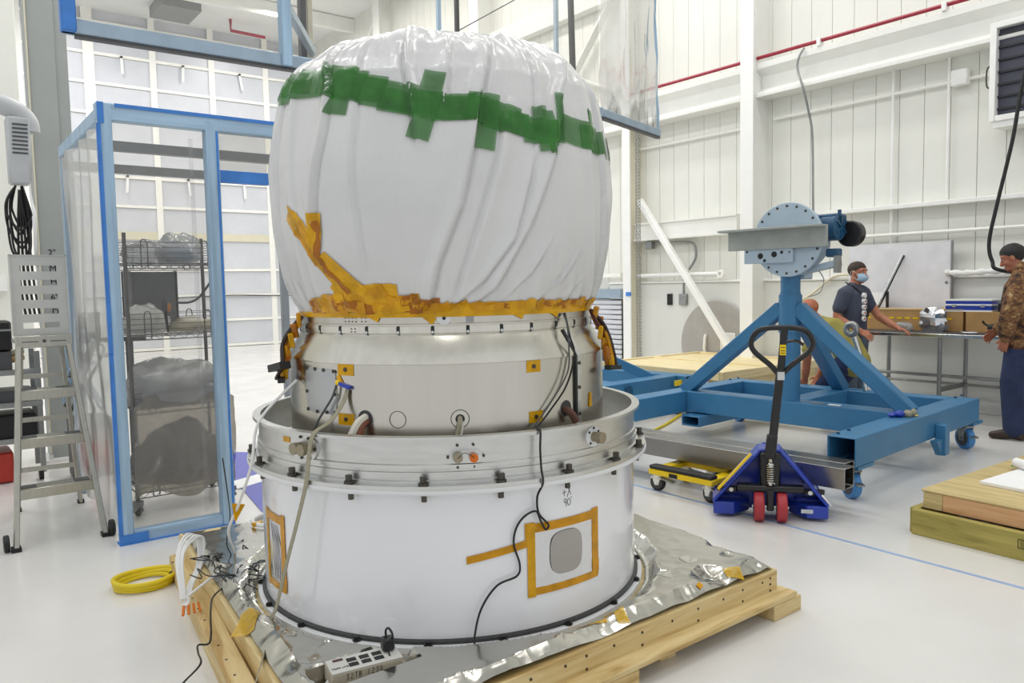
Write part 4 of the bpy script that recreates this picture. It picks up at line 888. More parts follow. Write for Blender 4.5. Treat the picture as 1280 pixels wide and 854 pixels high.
# faceplate, gearbox and beam on the post head
MB().cyl((-.16, -.05, 1.85), (-.12, -.05, 1.85), .315, 64).build('faceplate', M['blue_pale'], sx, bev=.004)
MB().cyl((-.12, -.05, 1.85), (.10, -.05, 1.85), .26, 40).build('bearing_housing', M['blue_pale'], sx)
fb = MB().cyl((-.164, 0, 0), (-.158, 0, 0), .011, 8).build('faceplate_bolt', M['dark_steel'], sx, (0, .235, 1.85))
for k in range(1, 20): a = 2*pi*k/20; share(fb, sx, (0, -.05+.285*cos(a), 1.85+.285*sin(a)))
b = MB(); b.bx(-.335, -.175, -.42, .52, 1.935, 1.955); b.bx(-.21, -.175, -.42, .49, 1.775, 1.94)
b.build('beam', mat('grey_primer_steel', 'a6aba6', .45, .3, .1, 7), sx, bev=.003)
MB().bx(-.19, -.16, -.12, .34, 1.655, 1.79).build('mount_block', M['blue_pale'], sx, bev=.004)
for y, z, r_ in ((.18, 1.72, .026), (.05, 1.73, .026), (-.02, 1.745, .014), (.14, 1.68, .014), (.31, 1.76, .01), (-.09, 1.745, .008)): MB().cyl((-.192, y, z), (-.187, y, z), r_, 14).build('bolt_hole', M['black'], sx)
MB().bar((.0, -.02, 1.56), (-.05, -.45, 1.64), .1, .05).build('arm_bracket', M['blue_pale'], sx); MB().bx(-.12, -.04, -.47, -.44, 1.56, 1.7).build('end_plate', M['steel'], sx); MB().bx(-.1, .0, -.46, -.36, 1.69, 1.76).build('bracket_foot', M['blue_gear'], sx, bev=.01)
MB().box((.1, 0, 1.56), (.14, .24, .1)).build('saddle', M['blue_pale'], sx, bev=.01)
gb = MB(); gb.box((.04, -.33, 1.985), (.18, .21, .13)); gb.cyl((.02, -.29, 1.94), (.02, -.435, 1.94), .112, 24); gb.build('gearbox', M['blue_gear'], sx, bev=.014)
rb_ = MB().box((0, 0, 0), (.02, .014, .19)).build('gearbox_rib', M['blue_gear'], sx, (.02, -.438, 1.94))
for k in (1, 2): c = share(rb_, sx, (.02, -.438, 1.94)); c.rotation_euler = (0, k*pi/3, 0)
MB().cyl((.10, -.46, 1.885), (.2, -.46, 1.885), .108, 32).build('motor', M['black_gloss'], sx, bev=.012); MB().cyl((.0, -.43, 2.03), (0, -.43, 2.08), .016, 8).build('vent_plug', M['blue_gear'], sx)
tag(MB().tube(spl([(6.1, 3.75, 1.6), (6.1, 3.66, 1.58), (6.05, 3.58, 1.5), (6.06, 3.62, 1.4), (6.1, 3.75, 1.36)], 6), .004, 5).build('ground_wire', M['grey_mid']), 'thin grey wire loop at the top of the blue post', 'wire')
gb2 = root('glove_bundle', 'crumpled blue glove and rag lying on the front blue beam', 'glove', (5.88, 2.83, .45)); MB().ball((0, .02, .025), (.05, .04, .028), 10, 7).ball((-.05, .05, .02), (.04, .03, .02), 8, 6).build('glove', M['blue_deep'], gb2); MB().ball((.05, -.02, .025), (.04, .035, .03), 7, 5).ball((.08, -.05, .035), (.03, .02, .03), 7, 5).build('rag', M['khaki'], gb2, sharp=10)
MB().prism([(.1, -.06), (.16, -.05), (.15, -.02), (.1, -.03)], 'z', .003, .006).build('tag', M['yellow'], gb2)
MB().box((-.03, -.28, .4525), (.05, .12, .003)).build('nameplate', M['steel'], sx); MB().box((-.03, -.42, .4525), (.05, .1, .003)).build('nameplate', M['paper'], sx)
# eye-bolt and silver turnbuckle along the right brace
eb = root('eye_bolt', 'large zinc plated eye bolt standing on the rear blue beam beside the right brace', 'bolt', (7.04, 3.79, .455)); MB().tube([(0, .09+.05*cos(t), .575+.05*sin(t)) for t in [2*pi*k/20 for k in range(20)]], .03, 10, closed=True).build('eye', M['steel'], eb); MB().tube([(0, .06, .50), (0, .0, .34), (.0, -.06, 0)], [.03, .024, .024], 12).build('shank', M['chrome'], eb)
# second stand behind
s2 = root('trunnion_stand', 'second blue steel stand frame half hidden behind the aluminium drum', 'stand', (6.75, 7.0, 0), SA, 'blue steel stands')
rect_tube((0.07, -1.3, zc), (.07, 1.5, zc), .2, h, B_, 'cross_beam', s2); rect_tube((-1.5, -1.08, zc), (-.03, -1.08, zc), .2, h, B_, 'outrigger', s2); rect_tube((-1.5, .9, zc), (-.03, .9, zc), .2, h, B_, 'outrigger', s2); rect_tube((-1.0, -.98, zc), (-1.0, .8, zc), .18, h, B_, 'cross_beam', s2)
MB().bar((-.95, -.1, .95), (-.2, -.95, .42), .1, .1).build('brace', B_, s2); MB().cyl((-1.0, 0, .4), (-1.0, 0, 1.0), .08, 20).build('post', B_, s2)
caster(s2, .02, -1.14, .25, rz=1.2, wm=M['grey_dark']); caster(s2, .05, 1.3, .25, rz=.4); caster(s2, -1.35, -1.08, .25, rz=.7); caster(s2, -1.35, .9, .25, rz=.2)
MB().box((-.09, -1.24, .375), (.13, .015, .06)).build('caution_label', M['yellow'], s2, (-.0, -.0, 0)); MB().cyl((-.9, -1.2, .36), (-.9, -1.16, .36), .06, 20).build('end_cap', M['blue_gear'], s2)
cw = bpy.data.objects.new('covered_caster', None); COL.objects.link(cw); cw.parent = s2; cw.location = (.08, -1.42, .26)
MB().cyl((-.03, 0, .09), (.03, 0, .09), .09, 24).build('wheel', M['white_plastic'], cw, bev=.01); MB().ball((0, -.02, .03), (.06, .07, .045)).build('cover', M['blue_deep'], cw)
tag(MB().tube(spl([(6.75, 5.72, .02), (6.2, 5.45, .014), (5.6, 5.2, .014), (5.0, 4.9, .014), (4.6, 4.7, .014)], 6), .014, 8).build('yellow_hose', M['yellow_cable']), 'yellow cable running along the floor to the stand caster', 'cable')

# ================================================================== aluminium beams, dolly, pallet jack
def beam(y0, x0, x1, lab):
    o = rect_tube((x0, y0, .268), (x1, 6.3, .268), .135, .135, M['beam'], 'aluminium_beam', None, .008); return tag(o, lab, 'beam', 'aluminium beams on the dolly and jack')
beam(2.5, 4.54, 4.22, 'nearer aluminium box beam lying across the yellow dolly and the pallet jack')
beam(2.58, 4.685, 4.37, 'farther aluminium box beam, its open end next to the blue stand tube')
do = root('furniture_dolly', 'yellow dolly with black padded bars under the aluminium beams', 'dolly', (4.37, 3.55, 0), radians(4))
for x in (-.18, .18): MB().bx(x-.04, x+.04, -.27, .27, .125, .165).build('end_rail', M['yellow'], do, bev=.005)
for y in (-.23, .23): MB().bx(-.14, .14, y-.04, y+.04, .13, .168).build('side_rail', M['yellow'], do, bev=.005)
for x in (-.18, .18): MB().bx(x-.04, x+.04, -.265, .265, .165, .192).build('pad', M['black'], do, bev=.01, seg=2)
MB().box((-.221, .05, .143), (.003, .07, .028)).build('badge', M['black'], do)
for x, ys in ((-.17, (-.22, .22)), (.17, (.0, .22))):
    for y in ys: caster(do, x, y, .125, .059, random.uniform(-.3, .3)+1.5, M['black'], .03, M['white_steel'])
JA = atan2(-.52, .40)   # across-axis of the jack
pj = root('pallet_jack', 'blue pallet jack with black loop handle and red steering wheels', 'pallet jack', (4.285, 2.905, 0), JA)
# local x across (to the right), y away under the beams
fk = MB()
for s in (-1, 1): fk.prism([(s*.34, .0), (s*.16, .0), (s*.16, 1.05), (s*.2, 1.12), (s*.3, 1.12), (s*.34, 1.05)], 'z', .07, .115)
fk.build('forks', M['blue_deep'], pj, bev=.008)
b = MB(); b.prism([(-.34, .02), (.34, .02), (.34, .12), (.08, .43), (.03, .455), (-.03, .455), (-.08, .43), (-.34, .12)], 'y', .05, .066); b.build('back_plate', M['blue_deep'], pj, bev=.004)
b = MB()
for s in (-1, 1):
    b.bar((s*.345, -.04, .10), (s*.06, -.04, .44), .18, .022, (0, 0, 1)); b.prism([(s*.345, -.13), (s*.345, .05), (s*.12, .05), (s*.12, .0), (s*.22, -.13)], 'z', .02, .10)
b.prism([(-.07, -.13), (.07, -.13), (.07, .05), (-.07, .05)], 'z', .43, .45); b.build('front_frame', M['blue_deep'], pj, bev=.006)
MB().bar((-.315, -.135, .185), (-.115, -.135, .42), .012, .034, (0, -1, 0)).build('warning_strip', M['yellow'], pj); MB().bar((.31, -.135, .17), (.36, -.1, .105), .01, .02, (0, -1, 0)).build('decal', M['paper'], pj)
MB().box((.22, -.131, .066), (.07, .003, .025)).build('nameplate', M['chrome'], pj)
MB().bx(-.06, .06, -.15, .0, .2, .43).build('pump_body', M['black_gloss'], pj, bev=.01); MB().bx(-.2, .2, -.17, -.09, .185, .225).build('rocker', M['black_gloss'], pj, bev=.008)
for s in (-1, 1): MB().bar((s*.2, -.13, .19), (s*.32, -.08, .18), .03, .03).build('link_arm', M['black_gloss'], pj); MB().cyl((s*.235, -.16, .19), (s*.235, -.12, .19), .014, 8).build('link_pin', M['chrome'], pj)
MB().tube([(.024*cos(t*2*pi), -.165+.024*sin(t*2*pi), .24+.014*t) for t in [k/10 for k in range(90)]], .005, 5).build('spring', M['chrome'], pj); MB().cyl((0, -.165, .23), (0, -.165, .42), .013, 10).build('plunger', M['chrome'], pj); MB().ball((0, -.18, .36), .018).build('plunger_cap', M['chrome'], pj)
for s in (-1, 1):
    MB().cyl((s*.038, -.16, .092), (s*.098, -.16, .092), .092, 32).build('steer_wheel', M['red_wheel'], pj, bev=.008); MB().cyl((s*.034, -.16, .092), (s*.102, -.16, .092), .03, 12).build('wheel_hub', M['grey_dark'], pj)
MB().cyl((-.11, -.16, .092), (.11, -.16, .092), .012, 8).build('axle', M['chrome'], pj); MB().bx(-.022, .022, -.185, -.135, .07, .2).build('axle_post', M['black_gloss'], pj, bev=.006)
hx = .055
MB().bar((0, -.17, .40), (hx, -.17, .96), .05, .04, (0, -1, 0)).bar((-.006, -.17, .40), (.01, -.17, .55), .064, .05, (0, -1, 0)).build('handle_shaft', M['black_gloss'], pj, bev=.006)
lp = [(hx, -.17, .93), (hx-.06, -.17, .985), (hx-.155, -.17, 1.07), (hx-.172, -.17, 1.13), (hx-.14, -.17, 1.19), (hx-.08, -.17, 1.212), (hx, -.17, 1.215), (hx+.08, -.17, 1.212), (hx+.15, -.17, 1.19), (hx+.185, -.17, 1.13), (hx+.165, -.17, 1.07), (hx+.065, -.17, .985)]
MB().tube(spl(lp, 6, True), .017, 10, closed=True).build('handle_loop', M['black_gloss'], pj)
MB().bar((hx, -.17, .93), (hx+.022, -.17, 1.215), .042, .036, (0, -1, 0)).build('handle_grip_post', M['black_gloss'], pj, bev=.005); MB().tube(spl([(hx+.03, -.18, 1.13), (hx+.09, -.18, 1.135), (hx+.13, -.18, 1.11)], 5), .01, 6).build('release_lever', M['black_gloss'], pj)
MB().box((hx+.012, -.191, 1.08), (.036, .003, .064)).build('warning_label', M['yellow'], pj); MB().box((hx+.002, -.193, .92), (.042, .003, .05)).build('rating_plate', M['chrome'], pj)
for z in (1.06, 1.075, 1.095): MB().box((hx+.012, -.193, z), (.026, .001, .004)).build('label_text', M['ink'], pj)

# ================================================================== crate behind and pallet at right
cr_ = root('wooden_crate', 'large flat pale pine crate behind the blue stand', 'crate', (8.1, 6.4, 0))
Wp = M['wood_pale']
MB().bx(-.96, .96, -.93, .93, .1, .46).build('body', M['wood_pale'], cr_)
for a, b2, w, hh in (((-.98, -.94, .44), (-.98, .94, .44), .06, .1), ((.98, -.94, .44), (.98, .94, .44), .06, .1)): board('top_batten', Wp, cr_, a, b2, w, hh)
for y in (-.94, .94): board('top_batten', Wp, cr_, (-.98, y, .44), (.98, y, .44), .06, .1)
for x in (-.98,): board('lower_batten', Wp, cr_, (x, -.94, .2), (x, .94, .2), .04, .12)
board('lower_batten', Wp, cr_, (-.98, -.95, .2), (.98, -.95, .2), .04, .12)
for x in (-.55, .0, .55): board('lid_board', Wp, cr_, (x, -.91, .465), (x, .91, .465), .52, .012)
board('lid_batten', Wp, cr_, (.0, -.91, .478), (.0, .91, .478), .09, .02)
for x in (-.8, .8): board('skid', M['wood'], cr_, (x, -.93, .05), (x, .93, .05), .1, .1)
rp_ = root('wooden_pallet', 'low plywood topped pallet at the right edge with white foam on it', 'pallet', (4.6, 2.13, 0), radians(-2))
board('front_runner', M['wood_green'], rp_, (-.01, .0, .075), (-.01, -2.2, .075), .045, .15)
b = MB().prism([(-.055, .035), (-.055, .155), (1.9, .155), (1.9, 0), (-.03, 0)], 'y', -.02, .03)
board('side_runner', M['wood_green'], rp_, (.0, .005, .075), (1.95, .03, .075), .045, .15)
board('edge_board', M['wood_pink'], rp_, (.06, -.14, .2), (.06, -2.2, .2), .045, .1); board('corner_block', M['wood_top'], rp_, (.06, -.03, .2), (.06, -.14, .2), .046, .1)
board('edge_board', M['wood_top'], rp_, (.06, -.045, .2), (1.95, -.02, .2), .045, .1)
for x in (.9, 1.85): board('joist', M['wood'], rp_, (x, -.1, .125), (x, -2.2, .125), .09, .25)
board('plywood_top', M['wood_top'], rp_, (1.0, -.02, .257), (1.0, -2.2, .257), 1.94, .014)
fs_ = tag(MB().prism([(0, 0), (.0, -1.4), (1.25, -1.4), (1.25, .04)], 'z', 0, .022).build('foam_sheet', M['paper'], None, (4.98, 1.93, .264), (0, 0, radians(-6)), bev=.003), 'white foam sheet lying on the right hand plywood pallet', 'foam')
gr = root('paper_roll', 'white paper roll with green sheet on the foam at the right edge', 'roll', (5.5, 1.86, .288)); MB().cyl((0, .06, .03), (-.28, -.36, .03), .03, 14).build('roll', M['paper'], gr); MB().prism([(.0, .09), (.34, .02), (.25, -.4), (-.16, -.3)], 'z', -.001, .006).build('green_sheet', mat('green_cloth', '5f9a4c', .7), gr)
for x in (0,): MB().box((-.034, -.62, .09), (.002, .09, .05)).build('stamp_plate', mat('stamp_ink_wood', '7f7538', .7), rp_)
for z0 in (.066, .114): MB().box((-.0355, -.62, z0), (.001, .11, .003)).build('stamp_line', M['ink'], rp_)
for y0 in (-.565, -.60, -.675): MB().box((-.0355, y0, .09), (.001, .003, .05)).build('stamp_line', M['ink'], rp_)
# ================================================================== clean tent (lower booth) and raised curtain frame
FB, FG, BT = M['frame_blue'], M['frame_grey'], M['blue_tape']
bo = root('clean_booth', 'clear vinyl booth with blue taped frame standing round the wire shelving', 'tent', (0, 0, 0))
def post(x, y, z0, z1, w=.075, m=FB, p=bo, name='post'): return MB().bx(x-w/2, x+w/2, y-w/2, y+w/2, z0, z1).build(name, m, p, bev=.006)
po = post(.915, 5.05, 0, 2.6); MB().bx(.8765, .892, 5.009, 5.0124, 0, 2.48).build('tape_strip', BT, po); MB().bx(.8765, .91, 5.0085, 5.0124, 2.48, 2.6).build('tape_strip', BT, po); MB().bx(.8735, .8774, 5.02, 5.05, 0, 2.48).build('tape_strip', BT, po)
MB().bx(.873, .8905, 5.0, 5.0084, 1.15, 1.42).build('tape_strip', BT, po)
po = post(1.515, 5.05, 0, 2.56, .08); MB().bx(1.535, 1.548, 5.007, 5.0095, 0, 2.5).build('tape_strip', BT, po)
post(2.54, 6.57, 0, 2.5, .06, mat('grey_tent_post', '9aa0a4', .4, .4), bo); post(.915, 6.57, 0, 2.5, .06, FG); post(3.6, 5.05, 0, 2.56)
r_ = MB().bx(.87, 3.6, 5.015, 5.085, 2.5, 2.6).build('top_rail', M['frame_blue_h'], bo, bev=.006); MB().bx(.97, 3.6, 5.0115, 5.0148, 2.578, 2.6).build('tape_strip', BT, r_)
MB().bx(.95, 1.48, 5.02, 5.08, 0, .075).build('bottom_rail', M['frame_blue_h'], bo, bev=.006); MB().bx(.875, 1.03, 5.005, 5.018, 0, .06).build('tape_strip', BT, bo); MB().bx(.87, 1.55, 5.0, 5.1, 0, .006).build('tape_strip', BT, bo)
MB().bx(1.555, 1.87, 5.03, 5.08, 2.19, 2.265).build('door_rail', BT, bo); MB().bx(1.555, 3.56, 5.05, 5.06, 2.27, 2.5).build('vinyl_panel', M['vinyl'], bo)
MB().bx(.88, .94, 5.08, 6.57, 2.5, 2.58).build('side_rail', FB, bo, bev=.006)
for y, z in ((5.8, 2.49), (6.57, 2.45)): MB().bx(.9, 2.6, y-.03, y+.03, z-.035, z+.03).build('roof_rail', mat('grey_roof_rail', '8a8c8c', .5, .2), bo)
def sheet(name, x0, x1, z0, z1, y, m, parent, amp=.012, n=24, axis='x'):
    b = MB(); vs = []
    for i in range(n+1):
        for j in range(13):
            u, v = i/n, j/12; d = amp*noise.noise(Vector((u*4+x0, v*2.5, z0)))+amp*.6*sin(u*23+noise.noise(Vector((u*3, v, 1)))*3)*(1 if axis == 'y' else .3)
            vs.append((x0+(x1-x0)*u, y+d, z0+(z1-z0)*v) if axis == 'x' else (y+d, x0+(x1-x0)*u, z0+(z1-z0)*v))
    b.add(vs, [(i*13+j, i*13+j+1, i*13+j+14, i*13+j+13) for i in range(n) for j in range(12)]); return b.build(name, m, parent, sharp=180)
vp = sheet('vinyl_panel', .95, 1.48, .07, 2.5, 5.06, M['vinyl'], bo, .006)
MB().bx(1.385, 1.41, 5.068, 5.072, .1, 2.45).build('seam', film('cloudy_seam', 'fbfbfc', .05, .02), vp)
sheet('vinyl_side', 5.09, 6.57, .05, 2.5, .905, M['vinyl_side'], bo, .03, 30, 'y')
sheet('vinyl_roof', .9, 2.6, 0, .01, 5.8, M['vinyl'], bo) if False else None
for k, s in enumerate(('2', '1', '8', '1', '0', '8', '-', '5', '7', '7', '8', '9', '0', '1')): text(s, .035, M['ink'], cl, (1.132, 8.017, 1.86-.041*k), (pi/2, 0, 0))
hf = root('curtain_frame', 'raised blue taped frame with clear vinyl curtains hanging behind the shroud', 'curtain')
def hrail(a, b2, w=.07, h=.08, m=FG): return MB().bar(a, b2, w, h).build('rail', m, hf, bev=.006)
hrail((.72, 5.03, 3.0), (4.85, 4.99, 3.0)); MB().bar((.79, 5.03, 2.952), (4.85, 4.99, 2.952), .05, .02).build('rail_seal', M['grey_dark'], hf)
r2_ = hrail((4.85, 4.99, 3.0), (5.99, 5.35, 3.0), .06, .07, M['frame_grey']); MB().bar((4.85, 4.99, 2.956), (5.99, 5.35, 2.956), .04, .02).build('rail_seal', M['grey_dark'], hf)
for x, y, z0, z1, w, m, nm in ((.755, 5.0, 2.96, 6.2, .075, BT, 'post'), (2.005, 4.995, 2.96, 6.2, .07, FB, 'post')): MB().bx(x-w/2, x+w/2, y-w/2, y+w/2, z0, z1).build(nm, m, hf, bev=.006)
MB().bar((2.63, 6.2, 3.0), (2.66, 6.2, 6.3), .06, .05).build('back_post', M['grey_dark'], hf); MB().bar((2.70, 6.22, 3.0), (2.73, 6.22, 6.3), .05, .04).build('back_post', M['tan_steel'], hf)
MB().bar((2.04, 5.1, 3.42), (2.72, 6.2, 3.47), .05, .06).build('rail', FG, hf); MB().bar((.79, 5.0, 3.02), (2.66, 6.2, 3.02), .05, .06).build('rail', FG, hf) if False else None
for x0_, x1_, m, w, nm in ((5.11, 5.12, FB, .045, 'back_post'), (5.37, 5.38, M['black'], .045, 'back_post'), (7.27, 7.2, M['black'], .06, 'back_post'), (6.95, 6.97, M['frame_grey'], .05, 'back_post')):
    MB().bar((x0_, 8, 3.6), (x1_, 8, 6.4), w, w).build(nm, m, hf)
MB().bar((7.31, 8.02, 3.6), (7.25, 8.02, 6.4), .03, .03).build('red_line', mat('faded_red_pipe', 'b88090', .5), hf)
MB().bar((5.0, 8, 3.6), (7.4, 8, 3.6), .06, .06).build('rail', FG, hf); MB().bar((5.39, 8, 4.6), (6.6, 8, 5.35), .012, .012).build('wire', M['grey_dark'], hf)
sheet('vinyl_curtain', .79, 4.85, 3.03, 6.2, 5.02, M['vinyl'], hf, .03, 40)
b = MB(); vs = []
for i in range(25):
    for j in range(21):
        u, v = i/24, j/20; taper = 1-.10*v; d = .04*noise.noise(Vector((u*5, v*4, 3)))+.03*noise.noise(Vector((u*12, v*9, 7)))
        x, y = 4.85+(5.99-4.85)*u*taper, 4.99+(5.35-4.99)*u*taper; vs.append((x-d*.3, y+d, 3.03+3.0*v))
b.add(vs, [(i*21+j, i*21+j+1, i*21+j+22, i*21+j+21) for i in range(24) for j in range(20)]); b.build('vinyl_curtain', film('crinkled_clear_vinyl', 'f1f3f4', .06, .02, wrinkle=2, rough=.15), hf, sharp=180)
MB().tube([Vector((5.985-.115*v, 5.35-.036*v, 3.0+3.0*v))+Vector((.012*sin(v*30), 0, 0)) for v in [k/16 for k in range(17)]], .012, 6).build('hem', FB, hf)

# ================================================================== shelving inside the booth
rk = root('wire_shelving', 'chrome wire shelving rack with basket rails inside the clear booth', 'shelf', (1.1, 5.62, 0))
WS = mat('dull_chrome_wire', '6c6a68', .35, .7)
RW, RD = .62, .46
for x in (0, RW):
    for y in (0, RD): MB().cyl((x, y, .1), (x, y, 1.9), .013, 10).build('post', WS, rk)
def shelf(z):
    b = MB(); r = .0035
    for y in (0, RD):
        b.tube([(0, y, z), (RW, y, z)], .005, 6); b.tube([(0, y, z-.035), (RW, y, z-.035)], .004, 6)
        n = 16; zz = [(RW*k/n, y, z-(.035 if k % 2 else 0)) for k in range(n+1)]; b.tube(zz, .003, 4)
    for x in (0, RW): b.tube([(x, 0, z), (x, RD, z)], .005, 6)
    for k in range(1, 20): b.tube([(RW*k/20, 0, z+.003), (RW*k/20, RD, z+.003)], .0022, 4)
    o = b.build('shelf', WS, rk); b = MB()
    for y in (0, RD):
        for k in range(4): b.tube([(0, y, z+.035+.035*k), (RW, y, z+.035+.035*k)], .003, 4)
        for x in (.1, .49): b.tube(spl([(x, y, z-.03), (x, y, z+.13), (x+.02, y, z+.155), (x+.04, y, z+.13), (x+.04, y, z-.03)], 4), .004, 5)
    for x in (0, RW):
        for k in range(4): b.tube([(x, 0, z+.035+.035*k), (x, RD, z+.035+.035*k)], .003, 4)
    b.build('basket_rail', WS, o)
for z in (.15, .72, 1.22, 1.70): shelf(z)
for x in (0, RW):
    for y in (0, RD): caster(rk, x, y, .1, .04, 1.0, M['black'], .025)
def bag(name, label, c, r, m, cat='bag', seed=0, parent=None, n=18):
    b = MB(); b.ball((0, 0, 0), r, 22, 14); o = b
    vs = []
    for v in b.v:
        p = Vector(v); q = Vector((p.x/r[0], p.y/r[1], p.z/r[2])); s = 1+.28*noise.noise(q*1.7+Vector((seed, 0, 0)))+.14*noise.noise(q*4+Vector((0, seed, 0))); p = p*s
        if p.z < -r[2]*.6: p.z = -r[2]*.6
        vs.append(p)
    b.v = [tuple(p) for p in vs]
    o = b.build(name, m, parent, (c[0], c[1], c[2]+r[2]*.6), sharp=50)
    return tag(o, label, cat) if label else o
bag('plastic_bag', 'clear crumpled plastic bag on the left of the top wire shelf', (1.28, 5.85, 1.706), (.16, .14, .10), M['bag'], seed=1)
bag('blue_cloth', 'pale blue cloth bundle in clear wrap on the top wire shelf', (1.50, 5.88, 1.706), (.12, .12, .07), mat('pale_blue_cloth', '8fa6bd', .8), 'cloth', 2)
bag('plastic_bag', 'clear plastic bag heaped over the blue cloth on the top wire shelf', (1.5, 5.84, 1.715), (.15, .16, .13), M['bag'], seed=5)
bag('plastic_bag', 'white milky bag on the second wire shelf beneath the grey screen', (1.24, 5.78, 1.226), (.14, .12, .12), mat('milky_bag', 'c8c7c2', .35, coat=.3), seed=8)
bag('wrapped_parcel', 'beige wrapped parcel on the right of the second wire shelf', (1.55, 5.8, 1.226), (.15, .14, .06), mat('beige_wrap', 'b9b09a', .5, coat=.3), 'parcel', 4)
gp = root('equipment_screen', 'dark grey flat equipment screen standing on the second wire shelf', 'screen', (1.33, 6.0, 1.226)); MB().box((0, 0, .215), (.36, .05, .42)).build('face', mat('grey_panel_face', '77787a', .45), gp, bev=.006); MB().bx(-.18, -.13, -.045, .03, .0, .43).build('side_strip', M['grey_mid'], gp); MB().bx(.165, .18, -.028, .03, 0, .43).build('edge_frame', M['grey_dark'], gp)
br = root('scrub_brush', 'brown handled scrub brush hooked on the second shelf rail', 'brush', (1.33, 5.605, 1.27)); MB().ball((0, 0, .14), (.02, .014, .05)).build('handle', M['grey_dark'], br); MB().ball((.022, 0, .13), (.018, .012, .032)).build('pad', mat('tan_pad', 'b27a4a', .6), br); MB().tube([(0, 0, .1), (.012, 0, -.04)], [.012, .006], 8).build('shaft', M['black'], br)
tag(MB().tube(spl([(1.42, 5.68, 1.43), (1.5, 5.66, 1.43), (1.56, 5.64, 1.46), (1.62, 5.62, 1.54), (1.67, 5.6, 1.62), (1.72, 5.6, 1.70)], 7), .008, 8).build('shelf_cable', M['grey_dark']), 'dark cable curving up from the second shelf to the right post', 'cable')
bxs = root('flat_carton', 'flat grey carton in plastic on the third wire shelf', 'carton', (1.44, 5.84, .726), 0, 'cartons on the third shelf'); MB().box((0, 0, .04), (.56, .4, .08)).build('carton', mat('grey_carton', '8e8c86', .6), bxs, bev=.004)
bxs = root('flat_carton', 'upper tilted carton in plastic on top of the flat grey carton', 'carton', (1.44, 5.84, .815), 0, 'cartons on the third shelf'); MB().box((.02, 0, .06), (.5, .38, .07), Euler((0, -.05, .08)).to_matrix()).build('carton', mat('pale_carton', '9d9a93', .5), bxs, bev=.004)
bag('plastic_sheeting', 'hazy plastic sheet crumpled over the cartons on the third shelf', (1.42, 5.8, .72), (.36, .26, .2), M['bag'], 'plastic', 9)
def drape():
    b = MB(); vs = []; n, m2 = 36, 22
    for i in range(n+1):
        for j in range(m2+1):
            u, v = i/n, j/m2; y = 5.56-.03*sin(v*pi)+.035*noise.noise(Vector((u*4, v*3, 2)))+.02*noise.noise(Vector((u*9, v*7, 5)))
            vs.append((1.07+.66*u+.02*v, y, .13+.04*sin(u*9)+.66*v-.05*(abs(u-.5)*2)**2*v))
    return b.add(vs, [(i*(m2+1)+j, i*(m2+1)+j+1, i*(m2+1)+j+m2+2, i*(m2+1)+j+m2+1) for i in range(n) for j in range(m2)]).build('plastic_drape', M['bag_dark'], sharp=180)
tag(drape(), 'smoky translucent plastic sheet hanging over the lower half of the shelving', 'plastic')
bag('equipment_bundle', 'grey bagged equipment heap on the bottom wire shelf', (1.42, 5.85, .156), (.3, .22, .26), mat('grey_bundle', '6f6b64', .5, coat=.3), 'bundle', 11)
mnt = root('pump_stand', 'grey stand with flat top behind the shelving', 'stand', (1.32, 6.75, 0)); MB().cyl((0, 0, 0), (0, 0, 1.12), .028, 12).build('post', M['grey_dark'], mnt); MB().box((-.06, 0, 1.14), (.36, .06, .035)).build('top_bar', M['grey_dark'], mnt); MB().cyl((0, 0, 0), (0, 0, .03), .18, 20).build('base', M['grey_dark'], mnt); MB().ball((-.14, 0, 1.02), (.07, .05, .02)).build('dial', M['grey_mid'], mnt)

# ================================================================== ladder
ld = root('platform_ladder', 'aluminium platform step ladder with slotted back plate at the left', 'ladder')
AL = mat('ladder_aluminium', 'b4b2a8', .34, .9, .06, 10, (8, 8, .8))
f0, f1, t0, t1 = Vector((.375, 5.32, 0)), Vector((.845, 5.30, 0)), Vector((.485, 5.72, 1.2)), Vector((.755, 5.72, 1.2))
k0, k1, u0, u1 = Vector((.47, 6.31, 0)), Vector((.85, 6.27, 0)), Vector((.52, 5.96, 1.2)), Vector((.745, 5.96, 1.2))
for a, b2 in ((f0, t0), (f1, t1)): MB().bar(a, b2, .03, .055, (0, -1, 0)).build('front_rail', AL, ld, bev=.004); MB().box(a+Vector((0, 0, .012)), (.05, .07, .024)).build('foot', M['black'], ld)
for a, b2 in ((k0, u0), (k1, u1)): MB().bar(a, b2, .028, .045, (0, -1, 0)).build('rear_rail', AL, ld, bev=.004); MB().box(a+Vector((0, 0, .012)), (.04, .05, .024)).build('foot', M['black'], ld)
for z in (.335, .625, .91):
    t = z/1.2; a, b2 = f0.lerp(t0, t), f1.lerp(t1, t); st_ = MB().bx(a.x+.01, b2.x-.01, a.y-.012, a.y+.004, z-.062, z).build('step', AL, ld, bev=.003)
    MB().bx(a.x+.01, b2.x-.01, a.y, a.y+.10+.03*(1-t), z-.006, z+.002).build('tread', AL, st_); [MB().bx(q, q+.085, a.y+.01, a.y+.09, z+.002, z+.005).build('grip_pad', M['grey_dark'], st_) for q in (a.x+.02, b2.x-.108)]
for t in (.25, .55, .8): a, b2 = k0.lerp(u0, t), k1.lerp(u1, t); MB().bar(a, b2, .02, .03).build('rear_brace', AL, ld)
pl_ = MB().bx(.47, .775, 5.70, 5.98, 1.195, 1.225).build('platform', AL, ld, bev=.004); MB().bx(.465, .78, 5.685, 5.705, 1.17, 1.245).build('platform_front', AL, ld, bev=.004); MB().cyl((.622, 5.686, 1.21), (.622, 5.682, 1.21), .011, 14).build('badge', M['grey_dark'], pl_)
for x in (.545, .70): MB().bx(x-.045, x+.045, 5.682, 5.6855, 1.205, 1.21).build('slot', M['grey_dark'], pl_)
